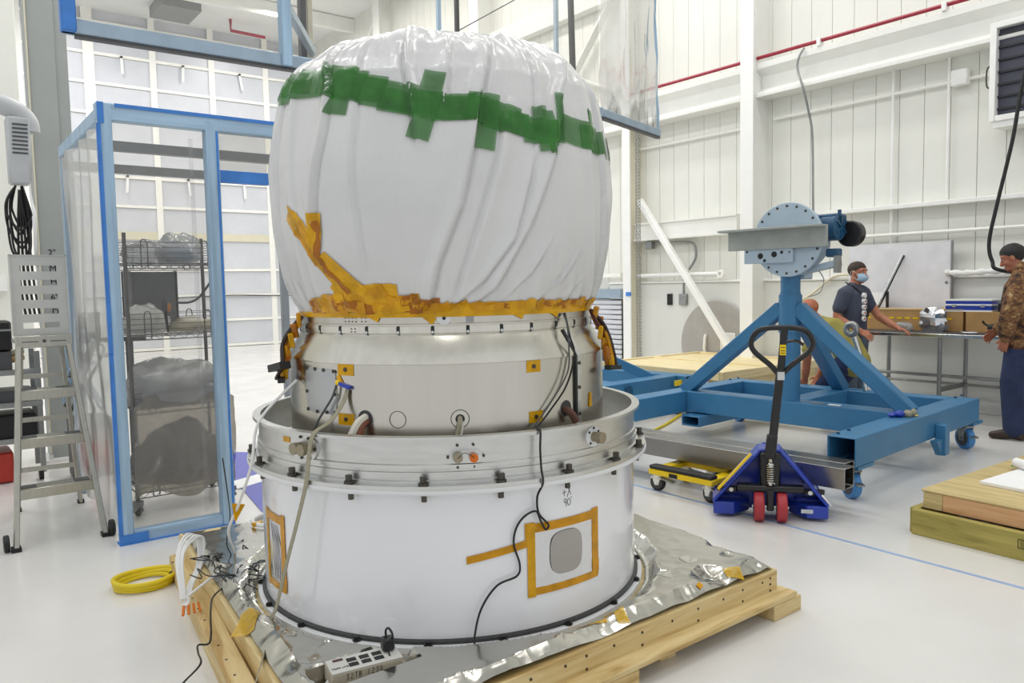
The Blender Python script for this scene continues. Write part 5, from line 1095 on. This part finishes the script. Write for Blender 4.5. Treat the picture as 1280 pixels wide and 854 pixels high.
# back plate with five real slots
b = MB(); X0, X1, Z0, Z1 = .47, .77, 1.245, 1.755; zs = [1.285, 1.375, 1.465, 1.555, 1.645, 1.735]
b.bx(X0, X0+.05, 5.74, 5.752, Z0, Z1); b.bx(X1-.05, X1, 5.74, 5.752, Z0, Z1); b.bx(X0+.05, X1-.05, 5.74, 5.752, Z0, 1.29)
for k in range(5): b.bx(X0+.05, X1-.05, 5.74, 5.752, 1.327+.09*k, 1.38+.09*k if k < 4 else Z1)
b.bx(X0-.006, X0, 5.73, 5.80, Z0, Z1); b.bx(X1, X1+.006, 5.73, 5.80, Z0, Z1); b.bx(X0-.006, X1+.006, 5.73, 5.80, Z1-.006, Z1)
b.build('back_plate', mat('plate_aluminium', 'c4c4bf', .4, .6), ld)
for x, y in ((.33, 5.34), (.878, 5.28)): MB().cyl((x-.015, y, .05), (x+.015, y, .05), .05, 20).build('wheel', M['black'], ld, bev=.006)

# ================================================================== cart and clutter at the far left
ct = root('tool_cart', 'grey framed cart of black equipment and tools behind the ladder', 'cart', (.52, 7.5, 0))
for x in (-.42, .22):
    for y in (-.2, .2): MB().bx(x-.018, x+.018, y-.018, y+.018, .06, 1.05).build('upright', M['steel'], ct); 
for z in (.33, .62, .88): MB().bx(-.44, .24, -.22, .22, z-.012, z).bx(-.44, .24, -.23, -.215, z-.012, z+.03).build('shelf', M['steel'], ct)
for x in (-.4, .2): MB().cyl((x-.015, -.2, .05), (x+.015, -.2, .05), .05, 16).build('wheel', M['black'], ct)
for lab, (x0, x1, z0, z1), m, cat, nm in (('black padded equipment case on the top of the cart behind the ladder', (-.40, .06, 1.06, 1.30), M['black'], 'case', 'equipment_case'), ('black tool tray on the second shelf of the cart', (-.42, .2, .625, .74), M['grey_dark'], 'tray', 'tool_tray'),
    ('black storage bin on the lower shelf of the cart', (-.4, .2, .335, .55), M['black'], 'bin', 'storage_bin'), ('red plastic bin on the floor beneath the cart', (-.4, .02, .005, .25), M['red_bin'], 'bin', 'storage_bin')):
    o = root(nm, lab, cat, (.52, 7.5, 0)); MB().bx(x0, x1, -.19, .19, z0, z1).build('body', m, o, bev=.015)
    if cat == 'case': MB().cyl((x1-.40, -.192, 1.14), (x1-.40, -.198, 1.14), .06, 20).build('round_badge', M['white_plastic'], o); MB().cyl((x1-.40, -.197, 1.14), (x1-.40, -.201, 1.14), .05, 20).build('badge_centre', M['blue_deep'], o); MB().bx(x0, x1, -.2, -.19, 1.22, 1.235).build('trim', M['grey_mid'], o); MB().bx(-.4, .05, -.19, .19, .9, 1.055).build('foam_foot', M['grey_dark'], o)
for k in range(3): tag(MB().cyl((.3+.03*k, 7.35-.0*k, .92+.05*(k % 2)), (.66, 7.45+.03*k, 1.0+.05*(k % 2)), .025, 10).build('rolled_sheet', (M['card'], M['khaki'], M['yellow_tape'])[k]), ('brown paper tube lying on the top cart shelf', 'khaki tube beside the brown one on the top cart shelf', 'amber tube on the top cart shelf')[k], 'tube')
bo2 = root('cable_reel', 'black cables and hand tools heaped behind the booth side curtain', 'cable', (1.02, 7.1, 0))
for k in range(7): MB().tube(spl([(random.uniform(-.12, .15), random.uniform(-.1, .2), random.uniform(.5, 1.2)) for i in range(6)], 6), .012, 6).build('cable', random.choice((M['black'], M['grey_dark'], M['frame_blue'])), bo2)
MB().bx(-.1, .2, -.05, .2, 0, .5).build('crate', M['grey_dark'], bo2, bev=.02); MB().bx(-.02, .15, -.07, -.05, .1, .3).build('red_panel', M['red_bin'], bo2); MB().bx(0, .16, 0, .1, 1.1, 1.35).build('black_box', M['black'], bo2)
am = root('extraction_arm', 'grey white arm with vented head and hanging cables at the top left', 'arm', (0, 7, 0))
MB().tube(spl([(-.3, 0, 3.0), (.3, 0, 2.98), (.5, 0, 2.95), (.66, 0, 2.90), (.74, 0, 2.82), (.75, 0, 2.74)], 6), .075, 14).build('arm_tube', mat('arm_grey', 'bcbec0', .4), am)
MB().add([(.60, -.08, 2.84), (.76, -.08, 2.84), (.74, -.06, 2.34), (.60, -.06, 2.34), (.60, .1, 2.84), (.76, .1, 2.84), (.74, .08, 2.34), (.60, .08, 2.34)], [(0, 1, 2, 3), (7, 6, 5, 4), (0, 4, 5, 1), (1, 5, 6, 2), (2, 6, 7, 3), (3, 7, 4, 0)]).build('vented_head', bpy.data.materials['arm_grey'], am, bev=.015)
v0 = MB().box((0, 0, 0), (.10, .004, .012)).build('vent_slot', M['grey_dark'], am, (.685, -.083, 2.78)); 
for k in range(1, 8): share(v0, am, (.685-.001*k, -.083+.0016*k, 2.78-.03*k))
hc = root('hanging_cables', 'bundle of black cables hung in loops below the vented arm', 'cable', (.66, 6.97, 0))
for k in range(7):
    w = random.uniform(.04, .10); lo_ = random.uniform(1.75, 2.05)
    MB().tube(spl([(-.02, .01*k, 2.33), (-w, .012*k, 2.2), (-w*.9, .01*k, lo_+.1), (0, .01*k, lo_), (w*.7, .01*k, lo_+.1), (w*.7, .008*k, 2.15), (.02, .01*k, 2.33)], 7), .008, 6).build('cable', M['black'], hc)
for k in range(4): MB().tube(spl([(0, 0, 2.3), (.02*k-.02, .03, 2.0), (.03*k-.03, .02, 1.6), (.03*k, .02, 1.3)], 6), .009, 6).build('cable', M['black'], hc)
MB().tube(spl([(.855, 8.05, 2.75), (.85, 8.05, 2.4), (.86, 7.97, 2.2), (.85, 7.98, 1.95), (.86, 8.05, 1.75)], 6), .014, 6).build('cable', M['white_plastic'], cl)

# ================================================================== work table along the right wall
tb_ = root('work_table', 'long stainless steel work table along the right wall', 'table', (8.35, 0, 0))
MB().bx(0, .72, .9, 4.62, .885, .925).build('table_top', M['chrome'], tb_, bev=.006); MB().bx(.03, .72, .95, 4.6, .925, .928).build('top_mat', M['grey_dark'], tb_)
for y in (3.66, 1.05, 4.5):
    for x in (.04, .66): MB().cyl((x, y, 0), (x, y, .885), .022, 12).build('leg', M['steel'], tb_)
    MB().bar((.04, y, .34), (.66, y, .34), .03, .05).build('stretcher', M['steel'], tb_)
MB().cyl((.35, 1.05, .45), (.35, 4.5, .45), .018, 10).build('stretcher', M['steel'], tb_)
MB().cyl((.62, 1.05, .34), (.62, 4.5, .34), .016, 10).build('stretcher', M['steel'], tb_)
o = root('cardboard_box', 'long brown cardboard box with yellow dashes on the table', 'box', (8.85, 4.16, .928), 0, 'cardboard boxes on the work table'); MB().bx(-.12, .15, -.58, .52, 0, .235).build('carton', M['card'], o, bev=.003); MB().bx(-.125, .155, -.58, .52, .225, .238).build('lid_edge', mat('pale_card', 'c9ac80', .7), o)
d0 = MB().box((0, 0, 0), (.002, .055, .018)).build('yellow_dash', M['yellow'], o, (-.122, .44, .135)); 
for k in range(1, 11): share(d0, o, (-.122, .44-.088*k, .135))
o = root('cardboard_box', 'plain brown cardboard box under the blue case on the table', 'box', (8.85, 3.05, .928), 0, 'cardboard boxes on the work table'); MB().bx(-.13, .15, -.6, .5, 0, .215).build('carton', M['card'], o, bev=.003); MB().bx(-.132, -.13, .05, .12, 0, .215).build('packing_tape', M['khaki'], o)
o = root('blue_case', 'blue instrument case with silver edges on the plain cardboard box', 'case', (8.85, 3.54, 1.144)); MB().bx(-.12, .12, -.23, .22, 0, .125).build('shell', M['blue_deep'], o, bev=.004)
for z in (.006, .07, .12): MB().bx(-.125, .125, -.235, .225, z-.008, z+.008).build('edge_strip', M['white_steel'], o)
for y in (-.15, .13): MB().box((-.128, y, .06), (.008, .04, .03)).build('latch', M['chrome'], o, bev=.002)
o = root('black_case', 'small black case right of the blue case on the cardboard box', 'case', (8.85, 3.16, 1.144)); MB().bx(-.1, .1, -.2, .1, 0, .085).build('shell', M['black'], o, bev=.006); MB().bx(-.08, .08, -.15, .1, .087, .11).build('lid_tray', mat('olive_lid', '7d8070', .6), o)
def foilbag(name, label, c, r, m, seed):
    b = MB(); b.ball((0, 0, 0), r, 18, 12); b.v = [tuple(Vector((max(-r[0], min(r[0], v[0])), v[1], max(-r[2]*.7, v[2])))*(1+.45*noise.noise(Vector(v)*14+Vector((seed, 0, 0))))) for v in b.v]
    return tag(b.build(name, m, None, (c[0], c[1], c[2]+r[2]*.75), sharp=10), label, 'bag')
foilbag('foil_bag', 'large shiny foil bag standing on the table against the boxes', (8.62, 3.83, .928), (.08, .15, .15), M['foil_flat'], 3)
o = tag(MB().box((8.63, 3.83, 1.165), (.02, .2, .035)).build('warning_tape', M['yellow'], None), 'yellow warning tape label on top of the foil bag', 'label')
for k in range(6): MB().box((-.0115, -.08+.032*k, 0), (.001, .012, .014)).build('print_mark', M['ink'], o, (8.63, 3.83, 1.165))
foilbag('plastic_pouch', 'small clear pouch of parts on the table before the long box', (8.6, 4.14, .928), (.06, .1, .055), M['bag'], 6)
foilbag('foil_pouch', 'small foil pouch lying on the table beneath the blue case', (8.5, 3.42, .928), (.05, .09, .015), M['foil_flat'], 9)
o = root('black_camera_bag', 'small black strapped bag on the table by the camouflage sleeve', 'bag', (8.55, 3.2, .928)); MB().box((0, 0, .05), (.12, .12, .1)).build('body', M['black'], o, bev=.02); MB().tube(spl([(0, .06, .08), (0, .1, .1), (0, .12, .13)], 4), .012, 6).build('strap', M['black'], o)
o = root('whiteboard', 'large white board leaning against the wall behind the table', 'board', (9.13, 4.48, .93)); MB().bx(-.012, .012, -.6, .585, 0, .98).build('panel', mat('whiteboard_face', 'dedee2', .3), o); MB().bx(-.018, .02, -.615, -.6, 0, .985).build('edge', M['grey_mid'], o); MB().bx(-.014, .014, -.6, .585, .98, .986).build('edge', M['white_steel'], o); MB().cyl((-.012, -.56, .52), (-.02, -.56, .52), .016, 10).build('knob', M['steel'], o); MB().cyl((-.012, -.56, .60), (-.016, -.56, .60), .007, 8).build('screw', M['steel'], o)
MB().cyl((-.012, .1, .03), (-.012, .1, .03001), .001, 3) 
o = root('metal_pole', 'thin metal pole leaning diagonally on the white board', 'pole'); MB().tube([(8.93, 4.62, 1.14), (9.1, 4.40, 1.78)], .012, 8).build('tube', M['chrome'], o); MB().tube([(8.945, 4.61, 1.13), (9.112, 4.388, 1.77)], .008, 6).build('groove', M['black'], o)
o = root('framed_sheet', 'small framed sheet standing on the table behind the man in the grey shirt', 'frame', (9.0, 4.66, 1.166)); MB().bx(-.006, .006, -.13, .13, 0, .18).build('sheet', M['paper'], o); MB().bx(-.012, .012, -.15, -.125, -.01, .19).build('frame', M['black'], o); MB().bx(-.008, .008, .02, .1, .0, .11).build('picture', M['khaki'], o)
MB().bx(-.05, .05, -.14, .14, -.238, -.0).build('stand', M['card'], o)
# ================================================================== people
def limb(mb, pts, rad, n=14, ref=(1, 0, 0)):
    # tapered limb with rounded ends; rad items are r or (r along ref, r across)
    pts = [Vector(p) for p in pts]; R_ = [(r, r) if not isinstance(r, tuple) else r for r in rad]; m = len(pts)
    P, Q, T = [], [], []
    def tang(i): t = pts[min(i+1, m-1)]-pts[max(i-1, 0)]; return t.normalized()
    for i in range(m):
        if i == 0:
            for k in (0.0, .35, .7): a = pi/2*(1-k); s = sin(pi/2*(k+.08)); P.append(pts[0]-tang(0)*min(R_[0])*cos(pi/2*(k+.08))); Q.append((R_[0][0]*s, R_[0][1]*s)); T.append(tang(0))
        P.append(pts[i]); Q.append(R_[i]); T.append(tang(i))
        if i == m-1:
            for k in (.7, .35, 0.0): s = sin(pi/2*(k+.08)); P.append(pts[i]+tang(i)*min(R_[i])*cos(pi/2*(k+.08))); Q.append((R_[i][0]*s, R_[i][1]*s)); T.append(tang(i))
    vs = []
    for p, q, t in zip(P, Q, T):
        u = Vector(ref)-t*Vector(ref).dot(t)
        if u.length < .1: u = Vector((0, 0, 1))-t*t.z
        u.normalize(); w = t.cross(u); vs += [p+u*q[0]*cos(2*pi*k/n)+w*q[1]*sin(2*pi*k/n) for k in range(n)]
    L = len(P); fs = [(i*n+k, i*n+(k+1) % n, (i+1)*n+(k+1) % n, (i+1)*n+k) for i in range(L-1) for k in range(n)]
    fs += [tuple(range(n-1, -1, -1)), tuple((L-1)*n+k for k in range(n))]; return mb.add(vs, fs)
def organic(mb, name, m, parent, vox=.010, it=3):
    o = mb.build(name, m, parent, sharp=180)
    r = o.modifiers.new('skin', 'REMESH'); r.mode = 'VOXEL'; r.voxel_size = vox; r.use_smooth_shade = True
    s = o.modifiers.new('soften', 'SMOOTH'); s.factor = .5; s.iterations = it; return o
def head(mb, c, fwd, up=(0, 0, 1)):
    f = Vector(fwd).normalized(); u = Vector(up).normalized(); l = u.cross(f).normalized(); u = f.cross(l); R3 = Matrix((f, l, u)).transposed(); c = Vector(c)
    at = lambda x, y, z: c+R3 @ Vector((x, y, z))
    mb.ball(at(-.008, 0, .028), (.099, .078, .089), 20, 14, R3); mb.ball(at(.018, 0, -.035), (.072, .06, .075), 18, 12, R3)
    mb.ball(at(.056, 0, -.085), (.036, .038, .03), 12, 8, R3)                       # chin
    limb(mb, [at(.08, 0, .02), at(.098, 0, -.012), at(.106, 0, -.03)], [.010, .014, .017], 10)   # nose
    for s in (-1, 1):
        mb.ball(at(.006, s*.079, -.01), (.018, .009, .032), 10, 8, R3); mb.ball(at(.058, s*.035, -.028), (.03, .026, .026), 10, 8, R3); mb.ball(at(.075, s*.032, .033), (.016, .03, .011), 10, 6, R3)
    mb.ball(at(.086, 0, -.062), (.014, .026, .007), 10, 6, R3); mb.ball(at(.082, 0, -.074), (.014, .022, .008), 10, 6, R3)
    return at, R3
def eyes(at, R3, parent):
    for s in (-1, 1): MB().ball(at(.080, s*.031, .010), (.006, .010, .0045), 10, 8, R3).build('eye', M['cloth_white'], parent); MB().ball(at(.0855, s*.031, .010), .0045, 8, 6).build('iris', M['ink'], parent); MB().ball(at(.0815, s*.032, .036), (.008, .022, .0045), 10, 6, R3).build('eyebrow', M['hair'], parent)
def hair_cap(at, R3, parent, m, low=-.01, thick=.005):
    b = MB(); vs = []; nu, nv = 26, 13
    for lay in (1, 0):
        for j in range(nv+1):
            for k in range(nu):
                th = 2*pi*k/nu; back = (1-cos(th))/2; lim = radians(70)+radians(76)*(lambda q: q*q*(3-2*q))(min(1, back*1.15))
                ph = lim*j/nv; t = thick*lay*max(.3, 1-(j/nv)**3); p = Vector(((.099+t)*sin(ph)*cos(th)-.008, (.0785+t)*sin(ph)*sin(th), (.0885+t)*cos(ph)+.029))
                p *= 1+.03*noise.noise(p*60); vs.append(at(*p))
    N = (nv+1)*nu; fs = []
    for j in range(nv):
        for k in range(nu): a, c = j*nu+k, j*nu+(k+1) % nu; fs.append((a, a+nu, c+nu, c)); fs.append((N+a, N+c, N+c+nu, N+a+nu))
    for k in range(nu): a, c = nv*nu+k, nv*nu+(k+1) % nu; fs.append((a, N+a, N+c, c))
    return b.add(vs, fs).build('hair', m, parent, sharp=60)
def hand(mb, w, d, palm, curl=.6, side=1, spread=.014):
    # w wrist, d pointing direction, palm normal; four unequal fingers and a thumb from the palm's side
    d = Vector(d).normalized(); n = Vector(palm); n = (n-d*n.dot(d)).normalized(); s = d.cross(n)*side; w = Vector(w)
    limb(mb, [w, w+d*.045, w+d*.085], [(.036, .016), (.042, .017), (.040, .014)], 12, s)
    for k, L in enumerate((.068, .078, .072, .056)):
        o = (k-1.5)*.0215; p = w+d*.085+s*o; dd = d.copy(); pts = [p-d*.02]; rr = [.0095]
        for seg in (.42, .33, .25):
            c_ = curl*.75; dd = (dd*cos(c_)+n*sin(c_)).normalized(); p = p+dd*L*seg+s*(k-1.5)*.002; pts.append(p); rr.append(.0085)
        limb(mb, pts, [.0095, .009, .0085, .0075], 8, s)
    p = w+d*.03-s*.034; t = (d*.65-s*.7+n*.35).normalized(); limb(mb, [w+d*.02-s*.02, p, p+t*.032, p+(t+d*.4).normalized()*.058], [.014, .0125, .0105, .009], 8, n)

# ---- man in grey tee with mask, side on to us, at the end of the table
p1_ = root('person', 'man in slate tee shirt, lanyard and blue face mask standing at the table end', 'person', (8.07, 4.41, 0), radians(-88))
# local +x is where he faces, +y his left
b = MB()
limb(b, [(-.01, 0, .90), (-.015, 0, 1.05), (0, 0, 1.22), (.0, 0, 1.34), (-.01, 0, 1.42)], [(.11, .155), (.115, .15), (.115, .17), (.10, .17), (.07, .10)], 16)
limb(b, [(-.015, 0, 1.38), (.0, 0, 1.46), (.012, 0, 1.52)], [.062, .054, .054], 14)
at, R3 = head(b, (.025, 0, 1.575), (1, -.12, -.10))
for s in (-1, 1): limb(b, [(0, s*.09, .90), (.01, s*.10, .5), (-.02, s*.10, .08)], [.085, .06, .045], 12); limb(b, [(-.02, s*.10, .05), (.10, s*.11, .035)], [.04, .035], 10)
# right arm (near us) hangs bent with the hand at the waist, left arm reaches out on the table
limb(b, [(-.01, -.19, 1.37), (-.06, -.245, 1.20), (-.07, -.25, 1.10)], [.058, .05, .042], 12); limb(b, [(-.07, -.25, 1.10), (.06, -.24, 1.02), (.17, -.20, .955)], [.044, .042, .029], 12); hand(b, (.17, -.20, .955), (.7, .25, -.45), (0, .6, -.8), .5, -1)
limb(b, [(-.0, .19, 1.37), (.07, .25, 1.20), (.13, .26, 1.10)], [.058, .05, .042], 12); limb(b, [(.13, .26, 1.10), (.25, .25, 1.03), (.36, .22, .975)], [.044, .042, .029], 12); hand(b, (.36, .22, .975), (1, -.1, -.25), (0, -.2, -1), .45, 1)
organic(b, 'body', M['skin'], p1_, .0065, 4)
b = MB(); limb(b, [(-.015, 0, .90), (-.02, 0, 1.05), (0, 0, 1.22), (.0, 0, 1.34), (-.012, 0, 1.41)], [(.135, .178), (.135, .172), (.135, .188), (.118, .188), (.078, .115)], 18)
for s in (-1, 1): limb(b, [(-.005, s*.15, 1.375), (-.01, s*.2, 1.36), (-.05+(.1 if s > 0 else 0), s*.245, 1.20)], [.07, .078, .07], 14)
organic(b, 'tee_shirt', M['tee'], p1_, .010, 5)
b = MB(); limb(b, [(-.01, 0, .93), (-.01, 0, .80)], [(.125, .168), (.13, .175)], 18)
for s in (-1, 1): limb(b, [(-.005, s*.085, .84), (.01, s*.10, .5), (-.02, s*.10, .10)], [(.115, .098), .083, .075], 14)
organic(b, 'jeans', M['jeans_grey'], p1_, .011, 4)
for s in (-1, 1): b = MB(); limb(b, [(-.05, s*.10, .05), (.06, s*.105, .05), (.15, s*.11, .035)], [(.045, .05), (.048, .048), (.04, .035)], 12); organic(b, 'shoe', M['shoe'], p1_, .01, 3)
hair_cap(at, R3, p1_, M['hair']); eyes(at, R3, p1_)
b = MB(); vs = []; 
for i in range(13):
    for j in range(9):
        u, v = i/12*2-1, j/8*2-1; a = u*1.25; bul = (1-.35*v*v); vs.append(at(-.0+.113*cos(a*.92)*bul+.012, .074*sin(a)*1.05, -.047+v*.048*(1-.35*u*u)))
b.add(vs, [(i*9+j, i*9+j+1, i*9+j+10, i*9+j+9) for i in range(12) for j in range(8)]); mk = b.build('face_mask', M['mask'], p1_); sol = mk.modifiers.new('t', 'SOLIDIFY'); sol.thickness = .004
for s in (-1, 1): MB().tube(spl([at(.055, s*.074, -.015), at(.02, s*.084, .012), at(-.01, s*.09, .02), at(-.02, s*.088, -.02), at(.05, s*.072, -.075)], 4), .0018, 4).build('mask_loop', M['white_plastic'], mk)
b = MB(); sp = [(-.075, -.06, 1.475), (-.02, -.105, 1.455), (.06, -.10, 1.41), (.118, -.075, 1.34), (.142, -.03, 1.22), (.147, 0, 1.10)]; sp2 = [(p[0], -p[1], p[2]) for p in sp]
for q in (sp, sp2):
    qs = spl(q, 5)
    for a, c in zip(qs[:-1], qs[1:]): b.bar(a, c+(c-a)*.1, .018, .003, Vector((a.x+.05, a.y, .2)))
b.build('lanyard', M['black'], p1_)
# shirt print down the front: white ovals with red accents
b = MB(); b2 = MB()
for k in range(5):
    z = 1.33-.062*k; x = .1395+.004*(k > 0); b.prism([(-.055+.030*cos(t)-.004*k, z+.028*sin(t)) for t in [2*pi*i/14 for i in range(14)]], 'x', x-.03+.006*k*.5, x+.004)
    if k: b2.prism([(-.055+.014*cos(t)-.004*k, z+.012*sin(t)) for t in [2*pi*i/10 for i in range(10)]], 'x', x-.03, x+.006)
b.build('shirt_print', M['paper'], p1_); b2.build('shirt_print_accent', M['red_bin'], p1_)

# ---- man in camouflage jacket, looking down to the left
camo, nt, bs, out = new_mat('brown_camouflage'); v = coords(nt, (1, 1, 1.4))
n1 = nz(nt, v, 9, 2, .5, .6); n2 = nz(nt, v, 17, 3, .6, .8)
mx = nt.nodes.new('ShaderNodeMath'); mx.operation = 'MULTIPLY_ADD'; mx.inputs[1].default_value = .6; nt.links.new(n1, mx.inputs[0])
ml = nt.nodes.new('ShaderNodeMath'); ml.operation = 'MULTIPLY'; ml.inputs[1].default_value = .4; nt.links.new(n2, ml.inputs[0]); nt.links.new(ml.outputs[0], mx.inputs[2])
cc = ramp(nt, mx.outputs[0], [(.34, lin('2f211a')), (.42, lin('5a3c28')), (.49, lin('8a6540')), (.54, lin('6b4a30')), (.6, lin('a58558')), (.68, lin('b8a89a'))])
nt.links.new(cc, bs.inputs['Base Color']); bs.inputs['Roughness'].default_value = .85
for e in nt.nodes:
    if e.type == 'VALTORGB': e.color_ramp.interpolation = 'CONSTANT'
p2_ = root('person', 'man in brown camouflage jacket and dark jeans looking down at the table', 'person', (8.08, 2.80, 0), radians(102))
b = MB()
limb(b, [(0, 0, .92), (0, 0, 1.10), (.02, 0, 1.28), (.02, 0, 1.42), (.02, 0, 1.50)], [(.11, .16), (.11, .16), (.12, .18), (.10, .18), (.07, .10)], 16)
limb(b, [(.01, 0, 1.47), (.04, 0, 1.56), (.07, 0, 1.62)], [.064, .056, .056], 14)
at, R3 = head(b, (.09, 0, 1.675), (1, .18, -.42), (.40, 0, 1))
LEGS = [[(0, .09, .92), (.05, .13, .52), (.02, .15, .09)], [(0, -.09, .92), (-.03, -.12, .52), (-.16, -.13, .09)]]
for q in LEGS: limb(b, q, [.09, .062, .045], 12)
arms = [([(.0, .20, 1.45), (.04, .27, 1.26), (.06, .28, 1.17)], [(.06, .28, 1.17), (.09, .25, 1.04), (.10, .21, .93)]), ([(.0, -.20, 1.45), (.04, -.27, 1.26), (.06, -.28, 1.17)], [(.06, -.28, 1.17), (.16, -.25, 1.06), (.23, -.2, .98)])]
for u_, f_ in arms: limb(b, u_, [.058, .05, .043], 12); limb(b, f_, [.045, .042, .03], 12)
hand(b, (.10, .21, .93), (.3, -.25, -.9), (0, -.8, -.5), .6, 1); hand(b, (.23, -.2, .98), (.7, .2, -.6), (0, .8, -.5), .6, -1)
organic(b, 'body', M['skin2'], p2_, .0065, 4)
b = MB(); limb(b, [(0, 0, .90), (-.005, 0, 1.08), (.015, 0, 1.28), (.015, 0, 1.42), (.02, 0, 1.505)], [(.165, .215), (.155, .205), (.16, .22), (.14, .21), (.085, .125)], 18)
for u_, f_ in arms: limb(b, [Vector(u_[0]), Vector(u_[1]), Vector(u_[2])], [.088, .085, .082], 14); limb(b, [Vector(f_[0]), Vector(f_[1]), Vector(f_[1]).lerp(Vector(f_[2]), .75)], [.082, .074, .062], 14)
for k in range(14): b.ball((random.uniform(-.12, .12), random.choice((-1, 1))*random.uniform(.12, .2), random.uniform(.92, 1.4)), (.05, .04, .03), 8, 6)
organic(b, 'camouflage_jacket', camo, p2_, .011, 3)
b = MB(); limb(b, [(.0, 0, 1.53), (.02, 0, 1.56)], [(.085, .085), (.08, .08)], 14); organic(b, 'jacket_collar', camo, p2_, .01, 2)
b = MB(); limb(b, [(0, 0, .98), (0, 0, .82)], [(.14, .175), (.14, .18)], 18)
for q in LEGS: limb(b, [Vector(q[0])-Vector((0, 0, .06)), Vector(q[1]), Vector(q[2])+Vector((0, 0, .02))], [(.125, .105), .102, .095], 14)
organic(b, 'jeans', M['jeans'], p2_, .011, 3)
for q, s in zip(LEGS, (1, -1)):
    b = MB(); limb(b, [Vector(q[2])*1+Vector((-.05, 0, -.04)), Vector(q[2])+Vector((.07, s*.01, -.04)), Vector(q[2])+Vector((.17, s*.02, -.055))], [(.05, .055), (.048, .05), (.036, .034)], 12)
    organic(b, 'shoe', M['shoe'], p2_, .009, 3)
hair_cap(at, R3, p2_, M['hair2'], thick=.016); eyes(at, R3, p2_)

# ---- third man bending down behind the blue braces
p3_ = root('person', 'bald man in olive shirt bending down behind the blue stand braces', 'person', (7.5, 4.22, 0), radians(98))
b = MB(); limb(b, [(-.10, 0, .72), (.0, 0, .86), (.16, 0, 1.0), (.24, 0, 1.04)], [(.12, .16), (.12, .16), (.12, .18), (.08, .12)], 16)
limb(b, [(.22, 0, 1.05), (.30, 0, 1.12)], [.06, .056], 12); at, R3 = head(b, (.35, 0, 1.19), (1, .1, -.55), (.5, 0, 1))
LG = [[(-.10, .10, .70), (.14, .14, .42), (-.02, .14, .09)], [(-.10, -.10, .70), (.10, -.14, .40), (-.08, -.14, .09)]]
for q in LG: limb(b, q, [.09, .062, .045], 12)
for s in (-1, 1): limb(b, [(.18, s*.2, 1.0), (.24, s*.25, .80), (.26, s*.25, .74)], [.056, .048, .042], 12); limb(b, [(.26, s*.25, .74), (.30, s*.2, .55), (.32, s*.17, .48)], [.044, .04, .03], 12); hand(b, (.32, s*.17, .48), (.3, -s*.2, -.9), (.2, -s*1, 0), .5, s)
organic(b, 'body', mat('skin_ruddy', 'b26a4a', .5, var=.1, vs=14), p3_, .0075, 4)
b = MB(); limb(b, [(-.12, 0, .66), (-.02, 0, .84), (.15, 0, .99), (.235, 0, 1.045)], [(.15, .2), (.15, .19), (.15, .2), (.09, .13)], 18)
for s in (-1, 1): limb(b, [(.16, s*.16, 1.0), (.2, s*.22, .95), (.245, s*.25, .80)], [.08, .08, .075], 12)
organic(b, 'shirt', M['olive'], p3_, .011, 4)
b = MB(); limb(b, [(-.08, 0, .76), (-.10, 0, .66)], [(.13, .17), (.14, .18)], 18)
for q in LG: limb(b, [Vector(q[0]), Vector(q[1]), Vector(q[2])+Vector((0, 0, .02))], [.115, .088, .075], 14)
organic(b, 'jeans', M['jeans'], p3_, .011, 4)
for q in LG:
    b = MB(); limb(b, [Vector(q[2])+Vector((-.05, 0, -.04)), Vector(q[2])+Vector((.06, 0, -.04)), Vector(q[2])+Vector((.15, 0, -.055))], [.05, .048, .036], 12)
    organic(b, 'shoe', M['shoe'], p3_, .01, 3)
eyes(at, R3, p3_)
